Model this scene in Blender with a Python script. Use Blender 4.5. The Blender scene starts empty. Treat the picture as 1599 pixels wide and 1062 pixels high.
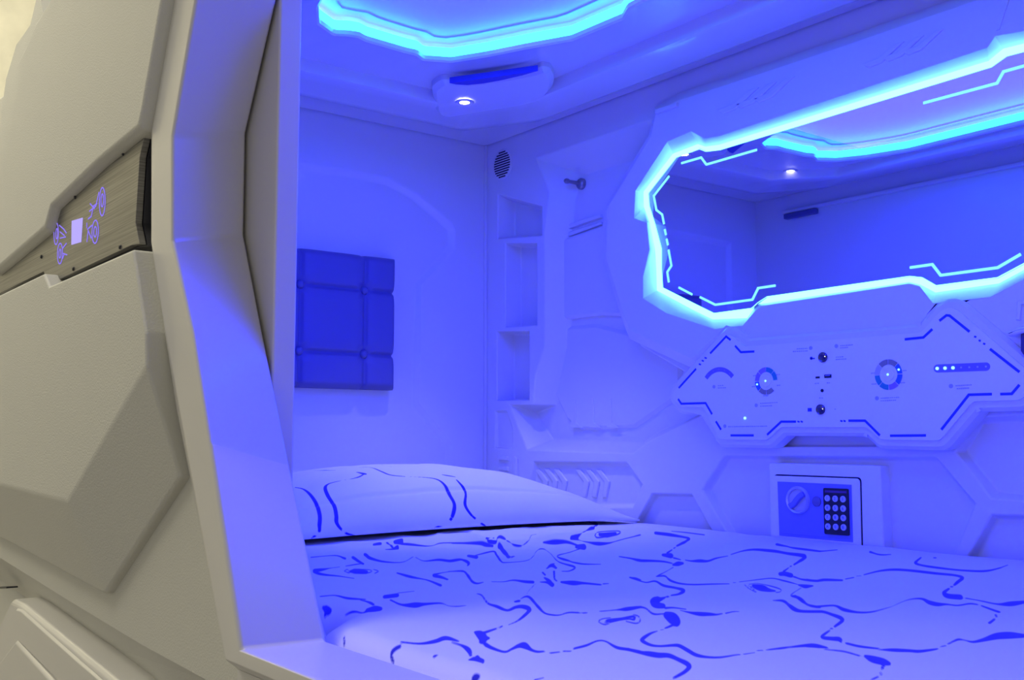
import bpy, bmesh, math, random
import numpy as np
from mathutils import Vector, geometry
from mathutils.bvhtree import BVHTree
random.seed(3)
sc = bpy.context.scene
# ------------------------------------------------------------ camera
F, CX, CY = 1635.0, 799.5, 531.0
CAM = np.array([2.23, -1.63, 1.535])
pitch, yaw = math.atan(152.5 / F), math.radians(37.6)
_h = np.array([-math.cos(yaw), math.sin(yaw), 0.0])
RT = np.array([math.sin(yaw), math.cos(yaw), 0.0])
FW = _h * math.cos(pitch) + np.array([0, 0, math.sin(pitch)])
UP = np.cross(RT, FW)
cam = bpy.data.cameras.new('camera'); camo = bpy.data.objects.new('camera', cam)
sc.collection.objects.link(camo); sc.camera = camo
cam.sensor_width = 36.0; cam.lens = 36.0 * F / 1599.0; cam.clip_start = 0.02
from mathutils import Matrix
m3 = Matrix(((RT[0], UP[0], -FW[0]), (RT[1], UP[1], -FW[1]), (RT[2], UP[2], -FW[2])))
camo.matrix_world = Matrix.Translation(Vector(CAM)) @ m3.to_4x4()
# ------------------------------------------------------------ exposure and world
sc.view_settings.view_transform = 'Standard'; sc.view_settings.look = 'None'
sc.view_settings.gamma = 1.0; sc.view_settings.use_curve_mapping = False
sc.view_settings.exposure = 0.0
w = bpy.data.worlds.new('world'); sc.world = w; w.use_nodes = True
w.node_tree.nodes['Background'].inputs[0].default_value = (0.92, 0.90, 0.84, 1)
w.node_tree.nodes['Background'].inputs[1].default_value = 0.46

def area(name, loc, target, size, power, col, sy=None):
    l = bpy.data.lights.new(name, 'AREA'); l.energy = power; l.color = col
    l.size = size
    if sy: l.shape = 'RECTANGLE'; l.size_y = sy
    o = bpy.data.objects.new(name, l); sc.collection.objects.link(o); o.location = loc
    d = Vector(target) - Vector(loc); o.rotation_euler = d.to_track_quat('-Z', 'Y').to_euler()
    return o
HALL_Z = 4.1
area('hall_ceiling_lamp', (0.35, -2.1, 3.65), (0.35, -1.95, 0), 0.4, 27, (1.0, 0.965, 0.86), 1.4)
area('hall_end_lamp', (-1.9, -2.3, HALL_Z - 0.12), (-3.0, -1.2, 3.1), 0.6, 70, (1.0, 0.95, 0.78), 0.6)
# soft blue lamp of the capsule's ceiling panel
area('ceiling_panel_lamp', (1.22, -0.60, 2.310), (1.22, -0.60, 0), 1.2, 24.0, (0.009, 0.006, 1.0), 0.36)

# ------------------------------------------------------------ helpers
def ray(u, v): return FW + RT * (u - CX) / F - UP * (v - CY) / F
def P(u, v, ax, val):
    d = ray(u, v); i = 'xyz'.index(ax); return CAM + d * ((val - CAM[i]) / d[i])
def wy(pts, y=0.0): return [(p[0], p[2]) for p in (P(u, v, 'y', y) for u, v in pts)]   # (x, z) on a plane of constant y
def wx(pts, x=0.0): return [(p[1], p[2]) for p in (P(u, v, 'x', x) for u, v in pts)]   # (y, z)
def wz(pts, z): return [(p[0], p[1]) for p in (P(u, v, 'z', z) for u, v in pts)]       # (x, y)
MAPS = {'y': lambda a, b, d: (a, d, b), 'x': lambda a, b, d: (d, a, b), 'z': lambda a, b, d: (a, b, d)}

def link(name, me, mat, parent=None, smooth=False):
    o = bpy.data.objects.new(name, me); sc.collection.objects.link(o)
    if mat: me.materials.append(mat)
    if parent: o.parent = parent
    if smooth: me.polygons.foreach_set('use_smooth', [True] * len(me.polygons))
    return o
def tag(o, label=None, cat=None, group=None, kind=None):
    if label: o['label'] = label
    if cat: o['category'] = cat
    if group: o['group'] = group
    if kind: o['kind'] = kind
    return o
def thing(name, label, cat, loc=(0, 0, 0), group=None):
    o = bpy.data.objects.new(name, None); sc.collection.objects.link(o); o.location = loc
    o.empty_display_size = 0.05
    return tag(o, label, cat, group)
def adopt(o, parent):
    """parent o without moving it (parent has translation only)"""
    o.parent = parent; o.matrix_parent_inverse = Matrix.Translation(-Vector(parent.location)); return o
def finish(name, bm, mat, parent=None, bevel=0.0, seg=2, smooth=False, recalc=True, angle=30):
    if recalc: bmesh.ops.recalc_face_normals(bm, faces=bm.faces)
    me = bpy.data.meshes.new(name); bm.to_mesh(me); bm.free()
    o = link(name, me, mat)
    if parent: adopt(o, parent)
    if bevel > 0:
        b = o.modifiers.new('bevel', 'BEVEL'); b.width = bevel; b.segments = seg
        b.limit_method = 'ANGLE'; b.angle_limit = math.radians(angle); b.harden_normals = True
        b.use_clamp_overlap = True
        smooth = True
    if smooth: me.polygons.foreach_set('use_smooth', [True] * len(me.polygons))
    return o
def area2(p): return 0.5 * sum(p[i][0] * p[(i + 1) % len(p)][1] - p[(i + 1) % len(p)][0] * p[i][1] for i in range(len(p)))
def inset(pts, d):
    """offset polygon inwards by d (mitred, limited)"""
    s = 1 if area2(pts) > 0 else -1; n = len(pts); out = []
    for i in range(n):
        p0, p1, p2 = (np.array(pts[j % n], float) for j in (i - 1, i, i + 1))
        e1 = p1 - p0; e2 = p2 - p1; e1 /= max(1e-9, np.linalg.norm(e1)); e2 /= max(1e-9, np.linalg.norm(e2))
        n1 = np.array([-e1[1], e1[0]]) * s; n2 = np.array([-e2[1], e2[0]]) * s
        m = n1 + n2; q = m @ n1
        out.append(tuple(p1 + m * (d / max(q, 0.35))))
    return out
def resub(pts, k):
    """subdivide each edge of a closed polygon k times"""
    o = []
    for i in range(len(pts)):
        a, b = pts[i], pts[(i + 1) % len(pts)]
        for j in range(k): o.append(tuple(a[q] + (b[q] - a[q]) * j / k for q in range(len(a))))
    return o
def roundpoly(pts, r, seg=4):
    n = len(pts); out = []
    for i in range(n):
        p0, p1, p2 = (np.array(pts[j % n], float) for j in (i - 1, i, i + 1))
        a = p0 - p1; b = p2 - p1; la, lb = np.linalg.norm(a), np.linalg.norm(b)
        t = min(r, la * .45, lb * .45); A = p1 + a / la * t; B = p1 + b / lb * t
        for k in range(seg + 1):
            s = k / seg; out.append(tuple((1 - s) ** 2 * A + 2 * s * (1 - s) * p1 + s * s * B))
    return out
def pip(p, poly):
    c = False; n = len(poly)
    for i in range(n):
        a, b = poly[i], poly[i - 1]
        if (a[1] > p[1]) != (b[1] > p[1]) and p[0] < (b[0] - a[0]) * (p[1] - a[1]) / (b[1] - a[1]) + a[0]: c = not c
    return c
def tri_fill(bm, loops, vloops):
    flat = [v for l in vloops for v in l]; pts = [Vector((p[0], p[1])) for l in loops for p in l]; ed = []; k = 0
    for l in loops:
        ed += [(k + i, k + (i + 1) % len(l)) for i in range(len(l))]; k += len(l)
    vo, eo, fo, ov, oe, of = geometry.delaunay_2d_cdt(pts, ed, [], 0, 1e-7)
    mp = [flat[o[0]] if o else None for o in ov]
    if None in mp:   # crossing outlines: add the crossing point on the same plane
        A_ = np.array([[p[0], p[1], 1.0] for p in pts]); B_ = np.array([v.co[:] for v in flat]); X_ = np.linalg.lstsq(A_, B_, rcond=None)[0]
        mp = [m_ or bm.verts.new(np.array([vo[i][0], vo[i][1], 1.0]) @ X_) for i, m_ in enumerate(mp)]
    for f in fo:
        c = (sum(vo[i][0] for i in f) / len(f), sum(vo[i][1] for i in f) / len(f))
        if not pip(c, loops[0]) or any(pip(c, h) for h in loops[1:]): continue
        q = [mp[i] for i in f]
        try: bm.faces.new(q)
        except ValueError: pass
def prism(name, pts, ax, d0, d1, mat, parent=None, cham=0.0, chd=None, bevel=0.0, seg=2, holes=(), ngon=False):
    """polygon pts extruded from d0 (hidden side) to d1 (seen side), front edge chamfered"""
    bm = bmesh.new(); M = MAPS[ax]
    back = [bm.verts.new(M(a, b, d0)) for a, b in pts]; n = len(pts)
    rings = [back]; fr = pts
    if cham > 0:
        c = chd if chd is not None else cham
        rings.append([bm.verts.new(M(a, b, d1 - math.copysign(c, d1 - d0))) for a, b in pts])
        fr = inset(pts, cham)
    rings.append([bm.verts.new(M(a, b, d1)) for a, b in fr])
    for A, B in zip(rings, rings[1:]):
        for i in range(n): bm.faces.new((A[i], A[(i + 1) % n], B[(i + 1) % n], B[i]))
    if holes:
        bl, fl = [pts], [fr]; vb, vf = [back], [rings[-1]]
        for h in holes:
            hb = [bm.verts.new(M(a, b, d0)) for a, b in h]; hf = [bm.verts.new(M(a, b, d1)) for a, b in h]
            m = len(h)
            for i in range(m): bm.faces.new((hb[i], hb[(i + 1) % m], hf[(i + 1) % m], hf[i]))
            bl.append(h); fl.append(h); vb.append(hb); vf.append(hf)
        tri_fill(bm, bl, vb); tri_fill(bm, fl, vf)
    else:
        if n <= 4: bm.faces.new(back); bm.faces.new(rings[-1])
        else: tri_fill(bm, [pts], [back]); tri_fill(bm, [fr], [rings[-1]])
    return finish(name, bm, mat, parent, bevel, seg)
def relief(name, outer, pockets, ax, dfront, dback, mat, parent=None, bevel=0.0, seg=2):
    """slab with pockets: each pocket is (front loop, floor loop, floor depth)"""
    bm = bmesh.new(); M = MAPS[ax]
    bk = [bm.verts.new(M(a, b, dback)) for a, b in outer]
    ft = [bm.verts.new(M(a, b, dfront)) for a, b in outer]; n = len(outer)
    for i in range(n): bm.faces.new((bk[i], bk[(i + 1) % n], ft[(i + 1) % n], ft[i]))
    bm.faces.new(bk)
    loops, vl = [outer], [ft]
    for lf, lb, dd in pockets:
        a = [bm.verts.new(M(p, q, dfront)) for p, q in lf]; b = [bm.verts.new(M(p, q, dd)) for p, q in lb]
        m = len(a)
        for i in range(m): bm.faces.new((a[i], a[(i + 1) % m], b[(i + 1) % m], b[i]))
        tri_fill(bm, [lb], [b])
        loops.append(lf); vl.append(a)
    tri_fill(bm, loops, vl)
    return finish(name, bm, mat, parent, bevel, seg)
def box(name, lo, hi, mat, parent=None, bevel=0.0, seg=2):
    return prism(name, [(lo[0], lo[1]), (hi[0], lo[1]), (hi[0], hi[1]), (lo[0], hi[1])], 'z', lo[2], hi[2], mat, parent, bevel=bevel, seg=seg)
def strip_bm(bm, line, wd, ax, d0, d1, closed=False):
    """flat ribbon of width wd along a 2-D polyline, mitred, with thickness"""
    M = MAPS[ax]; n = len(line); L = []; R = []
    pts = [np.array(p, float) for p in line]
    for i in range(n):
        if closed: a, b = pts[i - 1], pts[(i + 1) % n]
        else: a, b = pts[max(0, i - 1)], pts[min(n - 1, i + 1)]
        e1 = pts[i] - a; e2 = b - pts[i]
        l1, l2 = np.linalg.norm(e1), np.linalg.norm(e2)
        e1 = e1 / l1 if l1 > 1e-9 else e2 / l2; e2 = e2 / l2 if l2 > 1e-9 else e1
        n1 = np.array([-e1[1], e1[0]]); n2 = np.array([-e2[1], e2[0]]); m = n1 + n2; q = max(.4, m @ n1)
        o = m * (wd / 2 / q); L.append(pts[i] + o); R.append(pts[i] - o)
    vs = [[bm.verts.new(M(p[0], p[1], d)) for p in S] for S, d in ((L, d0), (R, d0), (R, d1), (L, d1))]
    for i in range(n if closed else n - 1):
        j = (i + 1) % n
        for k in range(4):
            k2 = (k + 1) % 4; bm.faces.new((vs[k][i], vs[k2][i], vs[k2][j], vs[k][j]))
    if not closed:
        bm.faces.new([vs[k][0] for k in range(4)]); bm.faces.new([vs[k][-1] for k in range(4)])
def strips(name, lines, wd, ax, d0, d1, mat, parent=None, closed=False):
    bm = bmesh.new()
    for l in lines: strip_bm(bm, l, wd, ax, d0, d1, closed)
    return finish(name, bm, mat, parent)
def lathe(name, prof, c, ax, mat, parent=None, n=32, smooth=True, sign=1):
    """prof: (radius, distance along axis) list; revolved round the given axis through c"""
    bm = bmesh.new(); rings = []
    for rr, dd in prof:
        ring = []
        for k in range(n):
            t = 2 * math.pi * k / n; a, b = rr * math.cos(t), rr * math.sin(t)
            o = MAPS[ax](a, b, dd * sign); ring.append(bm.verts.new((c[0] + o[0], c[1] + o[1], c[2] + o[2])))
        rings.append(ring)
    for A, B in zip(rings, rings[1:]):
        for i in range(n): bm.faces.new((A[i], A[(i + 1) % n], B[(i + 1) % n], B[i]))
    for R_ in (rings[0], rings[-1]):
        if prof[0 if R_ is rings[0] else -1][0] > 1e-5: bm.faces.new(R_)
    bmesh.ops.remove_doubles(bm, verts=bm.verts, dist=1e-6)
    o = finish(name, bm, mat, parent)
    if smooth:
        o.data.polygons.foreach_set('use_smooth', [len(p.vertices) <= 4 for p in o.data.polygons])
        o.data.set_sharp_from_angle(angle=math.radians(40))
    return o
def arcpts(c, r, a0, a1, n): return [(c[0] + r * math.cos(math.radians(a0 + (a1 - a0) * i / n)), c[1] + r * math.sin(math.radians(a0 + (a1 - a0) * i / n))) for i in range(n + 1)]
def sector(c, r0, r1, a0, a1, n=10): return arcpts(c, r0, a0, a1, n) + arcpts(c, r1, a1, a0, n)

# ------------------------------------------------------------ materials
def mat(name, col, rough=0.5, metal=0.0, emit=None, es=1.0, spec=0.5, bump=0.0, bscale=200.0, vary=0.0, coat=0.0, vscale=6.0):
    m = bpy.data.materials.new(name); m.use_nodes = True; nt = m.node_tree; b = nt.nodes['Principled BSDF']
    b.inputs['Base Color'].default_value = (*col, 1); b.inputs['Roughness'].default_value = rough
    b.inputs['Metallic'].default_value = metal; b.inputs['Specular IOR Level'].default_value = spec
    b.inputs['Coat Weight'].default_value = coat; b.inputs['Coat Roughness'].default_value = 0.15
    tc = nt.nodes.new('ShaderNodeTexCoord')
    if emit:
        b.inputs['Emission Color'].default_value = (*emit, 1); b.inputs['Emission Strength'].default_value = es
    if vary:
        n = nt.nodes.new('ShaderNodeTexNoise'); n.inputs['Scale'].default_value = vscale; n.inputs['Detail'].default_value = 4
        mx = nt.nodes.new('ShaderNodeMix'); mx.data_type = 'RGBA'
        mx.inputs[6].default_value = (*[c * (1 - vary) for c in col], 1); mx.inputs[7].default_value = (*[min(1, c * (1 + vary)) for c in col], 1)
        nt.links.new(tc.outputs['Object'], n.inputs['Vector']); nt.links.new(n.outputs['Fac'], mx.inputs[0]); nt.links.new(mx.outputs[2], b.inputs['Base Color'])
    if bump:
        n = nt.nodes.new('ShaderNodeTexNoise'); n.inputs['Scale'].default_value = bscale; n.inputs['Detail'].default_value = 3
        bp = nt.nodes.new('ShaderNodeBump'); bp.inputs['Strength'].default_value = bump; bp.inputs['Distance'].default_value = 0.001
        nt.links.new(tc.outputs['Object'], n.inputs['Vector']); nt.links.new(n.outputs['Fac'], bp.inputs['Height']); nt.links.new(bp.outputs['Normal'], b.inputs['Normal'])
    return m
def emis(name, col, s):
    m = bpy.data.materials.new(name); m.use_nodes = True; nt = m.node_tree
    e = nt.nodes.new('ShaderNodeEmission'); e.inputs[0].default_value = (*col, 1); e.inputs[1].default_value = s
    nt.links.new(e.outputs[0], nt.nodes['Material Output'].inputs['Surface']); nt.nodes.remove(nt.nodes['Principled BSDF'])
    return m
PLASTIC = mat('white moulded plastic', (0.80, 0.79, 0.78), 0.38, vary=0.012, coat=0.25)
SHELL = mat('cream textured plastic', (0.62, 0.607, 0.535), 0.55, bump=0.55, bscale=420, vary=0.02)
FRAME = mat('smooth cream gelcoat', (0.66, 0.64, 0.60), 0.36, vary=0.015, coat=0.3)
PANELW = mat('gloss white acrylic', (0.88, 0.88, 0.88), 0.16, vary=0.006)
BLUELINE = mat('blue printed line', (0.02, 0.05, 0.42), 0.4)
GREYPRINT = mat('pale grey print', (0.42, 0.44, 0.66), 0.5)
BLACK = mat('black plastic', (0.012, 0.012, 0.02), 0.4)
DARK = mat('dark gap', (0.008, 0.008, 0.01), 0.8)
STEEL = mat('dull steel', (0.35, 0.33, 0.36), 0.35, metal=0.9)
SAFEF = mat('steel blue fascia', (0.22, 0.24, 0.62), 0.42, metal=0.2, vary=0.03)
KEY = mat('pale key', (0.55, 0.57, 0.66), 0.4)
MIRROR = mat('mirror glass', (0.70, 0.70, 0.80), 0.015, metal=1.0)
LED = emis('led diffuser', (0.24, 0.95, 1.0), 2.7)
LEDC = emis('ceiling led diffuser', (0.05, 0.95, 1.0), 3.6)
ETCH = emis('lit etching', (0.22, 0.85, 1.0), 1.35)
BLUEPANEL = emis('blue light panel', (0.055, 0.05, 1.0), 1.9)
CUSH = mat('blue grey leatherette', (0.13, 0.13, 0.33), 0.5, bump=0.2, bscale=500)
LEDDOT = emis('indicator', (0.35, 1.0, 1.2), 1.6)
DOWN = emis('downlight bulb', (1.0, 0.98, 1.0), 22)
VIOLET = emis('violet backlight', (0.30, 0.22, 1.0), 1.0)
VIOLETW = emis('violet white screen', (0.50, 0.42, 1.0), 1.0)

# ------------------------------------------------------------ dimensions
H, BED, XR, YF = 2.316, 1.350, 2.72, -1.104
# ------------------------------------------------------------ SETTING: capsule room
# back wall (y = 0) with pockets
def bw(p): return wy(p, 0.0)
pk = []
def pocket(px, d, slope=0.006, rnd=0.0):
    f = bw(px)
    if rnd: f = roundpoly(f, rnd)
    pk.append((f, inset(f, slope), d))
# shelf niches left of the bay
pocket([(777, 303), (846, 322), (846, 368), (777, 373)], 0.05, 0.012)
pocket([(789, 380), (838, 380), (838, 508), (789, 511)], 0.05, 0.004)
pocket([(776, 518), (826, 517), (826, 625), (776, 625)], 0.055, 0.004)
# bay with deep sloping sides
bay_f = bw([(838, 247), (1022, 185), (1012, 240), (978, 310), (970, 400), (984, 470), (1000, 540), (1085, 590), (1110, 640), (1012, 690), (988, 708), (823, 703), (795, 632), (832, 632), (836, 585), (850, 540), (850, 360), (858, 300)])
bay_b = bw([(884, 268), (1006, 232), (1004, 250), (972, 315), (965, 400), (978, 470), (993, 548), (1078, 596), (1098, 632), (1006, 672), (978, 692), (838, 686), (812, 645), (842, 632), (856, 590), (866, 540), (866, 370), (872, 310)])
pk.append((bay_f, bay_b, 0.055))
pocket([(833, 721), (978, 722), (1003, 757), (988, 792), (862, 794), (826, 762)], 0.014, 0.006)
pocket([(1018, 771), (1080, 772), (1128, 860), (970, 860)], 0.016, 0.005)
pocket([(1131, 711), (1461, 713), (1523, 787), (1482, 890), (1170, 890), (1096, 765)], 0.016, 0.007)
pocket([(1523, 652), (1660, 646), (1700, 790), (1548, 778), (1492, 706)], 0.018, 0.008)
pocket([(1548, 804), (1700, 808), (1700, 905), (1492, 905)], 0.016, 0.006)
pocket([(1222, 669), (1352, 669), (1369, 698), (1203, 698)], 0.014, 0.003)
pocket([(773, 642), (791, 642), (800, 668), (800, 702), (773, 700)], 0.006, 0.003)
mp_ = bw([(1000, 250), (1060, 215), (1110, 205), (1550, 60), (1720, 0), (1830, 100), (1835, 360), (1720, 430), (1599, 450), (1460, 484), (1430, 460), (1200, 486), (1165, 505), (1115, 512), (1020, 470), (1010, 400), (1000, 330)])
pk.append((mp_, inset(mp_, .001), 0.03))
wall_back = relief('wall_back', [(-0.03, 1.0), (XR, 1.0), (XR, H + .02), (-0.03, H + .02)], pk, 'y', 0.0, 0.10, PLASTIC, bevel=0.0035, seg=3)
tag(wall_back, kind='structure')
# small relief pieces on it
def wp(name, px, d1, cham=0.004, d0=0.0, bevel=0.002, mat_=PLASTIC, par=wall_back):
    return prism(name, wy(px, min(d0, d1)), 'y', d0, d1, mat_, par, cham=cham, bevel=bevel)
def chev(u, v, s=1.0, d=0.013):   # ">" strip in the chevron panel
    c = [(u, v), (u + 14 * s, v + 19 * s), (u + 9 * s, v + 44 * s), (u + 2 * s, v + 44 * s), (u + 6 * s, v + 20 * s), (u - 8 * s, v)]
    return wp('chevron', c, d - 0.004, 0.002, 0.014)
for u in (841, 856, 871): chev(u, 732)
for u in (905, 921, 937): chev(u, 733)
for v in (712, 728, 744): wp('vent_fin', [(778, v), (792, v + 1), (793, v + 8), (778, v + 7)], -0.006, 0.002)
wp('vent_fin', [(801, 712), (806, 716), (806, 762), (801, 762)], -0.007, 0.002)
# robot-like raised plates inside the bay
wp('bay_panel', [(868, 385), (880, 372), (938, 352), (945, 322), (1040, 350), (1040, 495), (984, 494), (940, 492), (868, 500)], 0.040, 0.006, 0.056)
wp('bay_panel', [(858, 512), (930, 506), (985, 520), (1062, 566), (1062, 618), (990, 668), (905, 672), (884, 656), (858, 600)], 0.046, 0.008, 0.056)
for u in (893, 921, 949): wp('bay_fin', [(u, 622), (u + 5, 622), (u + 6, 660), (u + 16, 668), (u - 2, 668)], 0.0435, 0.001, 0.048)
wp('bay_trim', [(868, 356), (936, 334), (938, 340), (870, 364)], 0.047, 0.002, 0.056)
wp('bay_trim', [(868, 368), (938, 346), (939, 350), (870, 376)], 0.047, 0.002, 0.056)
# raised chevrons and band above the mirror come with the surround below

# mirror surround: one big raised housing with a flaring opening
MIR = [(1056, 246), (1092, 233), (1102, 237), (1124, 234.5), (1548, 105), (1572, 88), (1599, 81), (1700, 62), (1760, 120), (1770, 330), (1700, 385), (1599, 411),
       (1558, 433), (1462, 445.6), (1440, 433), (1421, 431), (1198, 463), (1184, 472), (1174, 481), (1115, 489), (1086, 474.7), (1035, 449), (1033, 418.6), (1033, 388), (1022, 346.6), (1014, 321), (1012.4, 302)]
CORE = [(1051, 240), (1090, 225), (1102, 229), (1124, 226), (1544, 95), (1567, 76), (1599, 68), (1710, 45), (1775, 115), (1785, 335), (1708, 395), (1599, 422),
        (1560, 443), (1461, 457), (1436, 444), (1420, 440.5), (1186, 475), (1177, 483), (1167, 497), (1113, 499), (1080, 483), (1026, 454), (1025, 419), (1023, 389), (1015, 348), (1006, 324), (1004, 301)]
FLARE = [(1042, 221), (1079, 205), (1100, 216), (1124, 212), (1542, 74), (1554, 56), (1599, 48), (1720, 22), (1800, 105), (1812, 345), (1716, 410), (1599, 436),
         (1546, 464), (1457, 474), (1436, 447), (1420, 443), (1189, 478), (1181, 484), (1160, 508), (1116, 514), (1040, 489), (1004, 466), (1004, 432), (1014, 390), (1010, 348), (990, 341), (992, 298)]
MY = 0.004          # mirror plane
mir = wy(MIR, MY); core = wy(CORE, 0.011); flare = wy(FLARE, -0.026)
SURR = [(1056, 158), (1300, 78), (1700, -60), (1990, -60), (1990, 640), (1640, 640), (1600, 580), (1505, 486), (1484, 472), (1466, 474), (1428, 512), (1170, 534), (1146, 512), (1134, 508), (1080, 560), (984, 516), (974, 492), (946, 400), (950, 322), (1016, 214), (1024, 176)]
surr = wy(SURR, -0.026)
bm = bmesh.new()
def vs_(loop, d): return [bm.verts.new((a, d, b)) for a, b in loop]
so = inset(surr, -0.022); v0 = vs_(so, 0.0); v1 = vs_(so, -0.012); v2 = vs_(surr, -0.026); f1 = vs_(flare, -0.026); c1 = vs_(core, 0.011)
for A, B in ((v0, v1), (v1, v2), (f1, c1)):
    n = len(A)
    for i in range(n): bm.faces.new((A[i], A[(i + 1) % n], B[(i + 1) % n], B[i]))
tri_fill(bm, [surr, flare], [v2, f1])
surround = finish('mirror_surround', bm, PLASTIC, wall_back, bevel=0.003, seg=3)
# upper band relief on the surround: chevrons
def sp(name, px, d1=-0.030, cham=0.0015, m=PLASTIC): return prism(name, wy(px, d1), 'y', -0.025, d1, m, wall_back, cham=cham, bevel=0.001)
for u, v in ((1118, 176), (1146, 167), (1174, 158), (1345, 104), (1376, 94), (1407, 84)):
    sp('chevron', [(u, v - 4), (u + 26, v - 14), (u + 52, v - 36), (u + 66, v - 40), (u + 30, v - 6), (u + 10, v + 2)])
sp('latch_plate', [(1022, 171), (1056, 160), (1056, 166), (1022, 178)], -0.034, 0.001, PLASTIC)
sp('surround_seam', [(1576, -20), (1582, -22), (1560, 46), (1555, 48)], -0.0285, 0.0006, PLASTIC)
sp('surround_rib', [(1588, 470), (1599, 468), (1700, 460), (1700, 466), (1594, 476), (1592, 500), (1586, 500)], -0.031, 0.001)

# end wall (x = 0)
ef = wx([(455, 262), (560, 268), (606, 277), (652, 303), (706, 350), (711, 362), (711, 389), (660, 446), (655, 629), (707, 693), (708, 740), (455, 745)])
ef = [(max(-1.05, a), b) for a, b in ef]
ef[0] = (-0.98, ef[0][1]); ef[-1] = (-0.98, ef[-1][1])
wall_left = relief('wall_left', [(-1.108, 1.0), (-0.001, 1.0), (-0.001, H + .02), (-1.108, H + .02)], [(ef, inset(ef, 0.014), -0.012)], 'x', 0.0, -0.06, PLASTIC, bevel=0.004, seg=3)
tag(wall_left, kind='structure')
tag(box('trim_1', (0.0005, -0.008, BED - .1), (0.006, -0.0005, H), PLASTIC, bevel=0.001), kind='structure')
tag(box('wall_right', (XR, -1.108, 1.0), (XR + .05, -0.0, H + .02), PLASTIC), kind='structure')
# front wall of the capsule with the six-sided entrance
XC = 1.86
def mirx(l): return [(2 * XC - a, b) for a, b in l]
IN_Y, RIDGE_Y, CREASE_Y = -1.14, -1.235, -1.205
inner_l = wy([(432, 0), (384, 208), (381, 366), (409, 512), (452, 724), (512, 996)], IN_Y)
inner_l[-1] = (P(513, 997, 'y', -1.16)[0], BED - 0.002)
ridge_l = wy([(305, 0), (269, 213), (269, 376), (301, 520), (327, 688), (375, 1015)], RIDGE_Y)
crease_l = wy([(272, 0), (237, 200), (237, 385), (250, 530), (300, 760), (371, 1045)], CREASE_Y)
edge_l = wy([(254, 0), (217, 203), (212, 385), (228, 522), (281, 748), (362, 1075)], CREASE_Y)
def extend_top(l, z):
    (x0, z0), (x1, z1) = l[0], l[1]; t = (z - z0) / (z0 - z1); return [(x0 + (x0 - x1) * t, z)] + l[1:]
inner_l = extend_top(inner_l, 2.16); ridge_l = extend_top(ridge_l, 2.21); crease_l = extend_top(crease_l, 2.24); edge_l = extend_top(edge_l, 2.26)
def full(l): return l + mirx(l)[::-1]
inner, ridge, crease, edge = full(inner_l), full(ridge_l), full(crease_l), full(edge_l)
IH = [(a, 1.235 if b < 1.30 else b) for a, b in inset(inner, -0.09)]
wf = prism('wall_front', [(-0.06, 1.0), (XR + .05, 1.0), (XR + .05, H + .02), (-0.06, H + .02)], 'y', YF - .0035, YF, PLASTIC, holes=[IH])
tag(wf, kind='structure')
tag(box('trim_2', (0.12, YF + .0001, H - .062), (XR - .1, YF + .016, H - .052), PLASTIC, bevel=0.002), kind='structure')
tag(box('trim_3', (0.13, YF + .0001, H - .080), (0.25, YF + .020, H - .064), mat('dark blue trim', (.10, .10, .30), .5), bevel=0.002), kind='structure')

# floor of the capsule
tag(box('floor', (-0.06, -1.15, 0.98), (XR + .05, 0.10, 1.0), PLASTIC), kind='structure')

# ceiling: moulded rings from the walls inwards
def chamf(x0, x1, y0, y1, cx, cy):
    return [(x0 + cx, y1), (x1 - cx, y1), (x1, y1 - cy), (x1, y0 + cy), (x1 - cx, y0), (x0 + cx, y0), (x0, y0 + cy), (x0, y1 - cy)]
RC = (1.22, -0.60)
lip_half = wz([(497.5, 10), (499, 36), (522, 52.5), (544, 53.5), (561, 56), (572, 62), (634, 80), (652, 84), (662, 92), (704, 95), (760, 86), (820, 74), (892, 61), (973, 27), (979, 13), (1003, 0)], H - .026)
lip = lip_half + [(1.16, -0.365), (1.28, -0.365), (1.46, -0.385), (1.56, -0.36), (1.70, -0.36), (1.83, -0.44), (1.92, -0.52), (1.92, -0.72), (1.80, -0.84), (1.0, -0.84), (0.72, -0.845)]
def radial(poly, n=360):
    out = []
    for k in range(n):
        t = 2 * math.pi * k / n; dx, dy = math.cos(t), math.sin(t); best = None
        for i in range(len(poly)):
            a, b = poly[i], poly[(i + 1) % len(poly)]
            ex, ey = b[0] - a[0], b[1] - a[1]; den = dx * ey - dy * ex
            if abs(den) < 1e-12: continue
            ax_, ay_ = a[0] - RC[0], a[1] - RC[1]
            s = (ax_ * ey - ay_ * ex) / den; q = (ax_ * dy - ay_ * dx) / den
            if s > 0 and -1e-9 <= q <= 1 + 1e-9 and (best is None or s > best): best = s
        out.append((RC[0] + dx * best, RC[1] + dy * best))
    return out
rect = [(0.0, 0.0), (XR, 0.0), (XR, YF), (0.0, YF)]
def ch(o, cx, cy): return chamf(o, XR - o, YF + o * .55, -o * .55, cx, cy)
rin = [(.0035, -.0035), (XR - .0035, -.0035), (XR - .0035, YF + .0035), (.0035, YF + .0035)]
levels = [(rect, 0.010), (rin, .010), (inset(rin, .0004), 0.0), (ch(.085, .14, .08), -.001), (ch(.115, .16, .09), -.010), (ch(.145, .17, .10), -.024), (ch(.19, .18, .11), -.032),
          (ch(.26, .18, .11), -.030), (chamf(.33, XR - .33, YF + .215, -.215, .14, .12), -.044), (chamf(.340, XR - .340, YF + .225, -.225, .14, .12), -.042), (chamf(.346, XR - .346, YF + .232, -.232, .14, .12), -.018),
          (chamf(.39, XR - .39, YF + .235, -.26, .14, .12), -.020), (inset(lip, -0.018), -.027), (inset(lip, -0.004), -.029), (lip, -.026), (lip, -.018)]
bm = bmesh.new(); NR = 720; prev = None; rings = []
for poly, dz in levels:
    rings.append([bm.verts.new((a, b, H + dz)) for a, b in radial(poly, NR)])
top = [bm.verts.new((a, b, H + .12)) for a, b in radial(rect, NR)]
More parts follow.
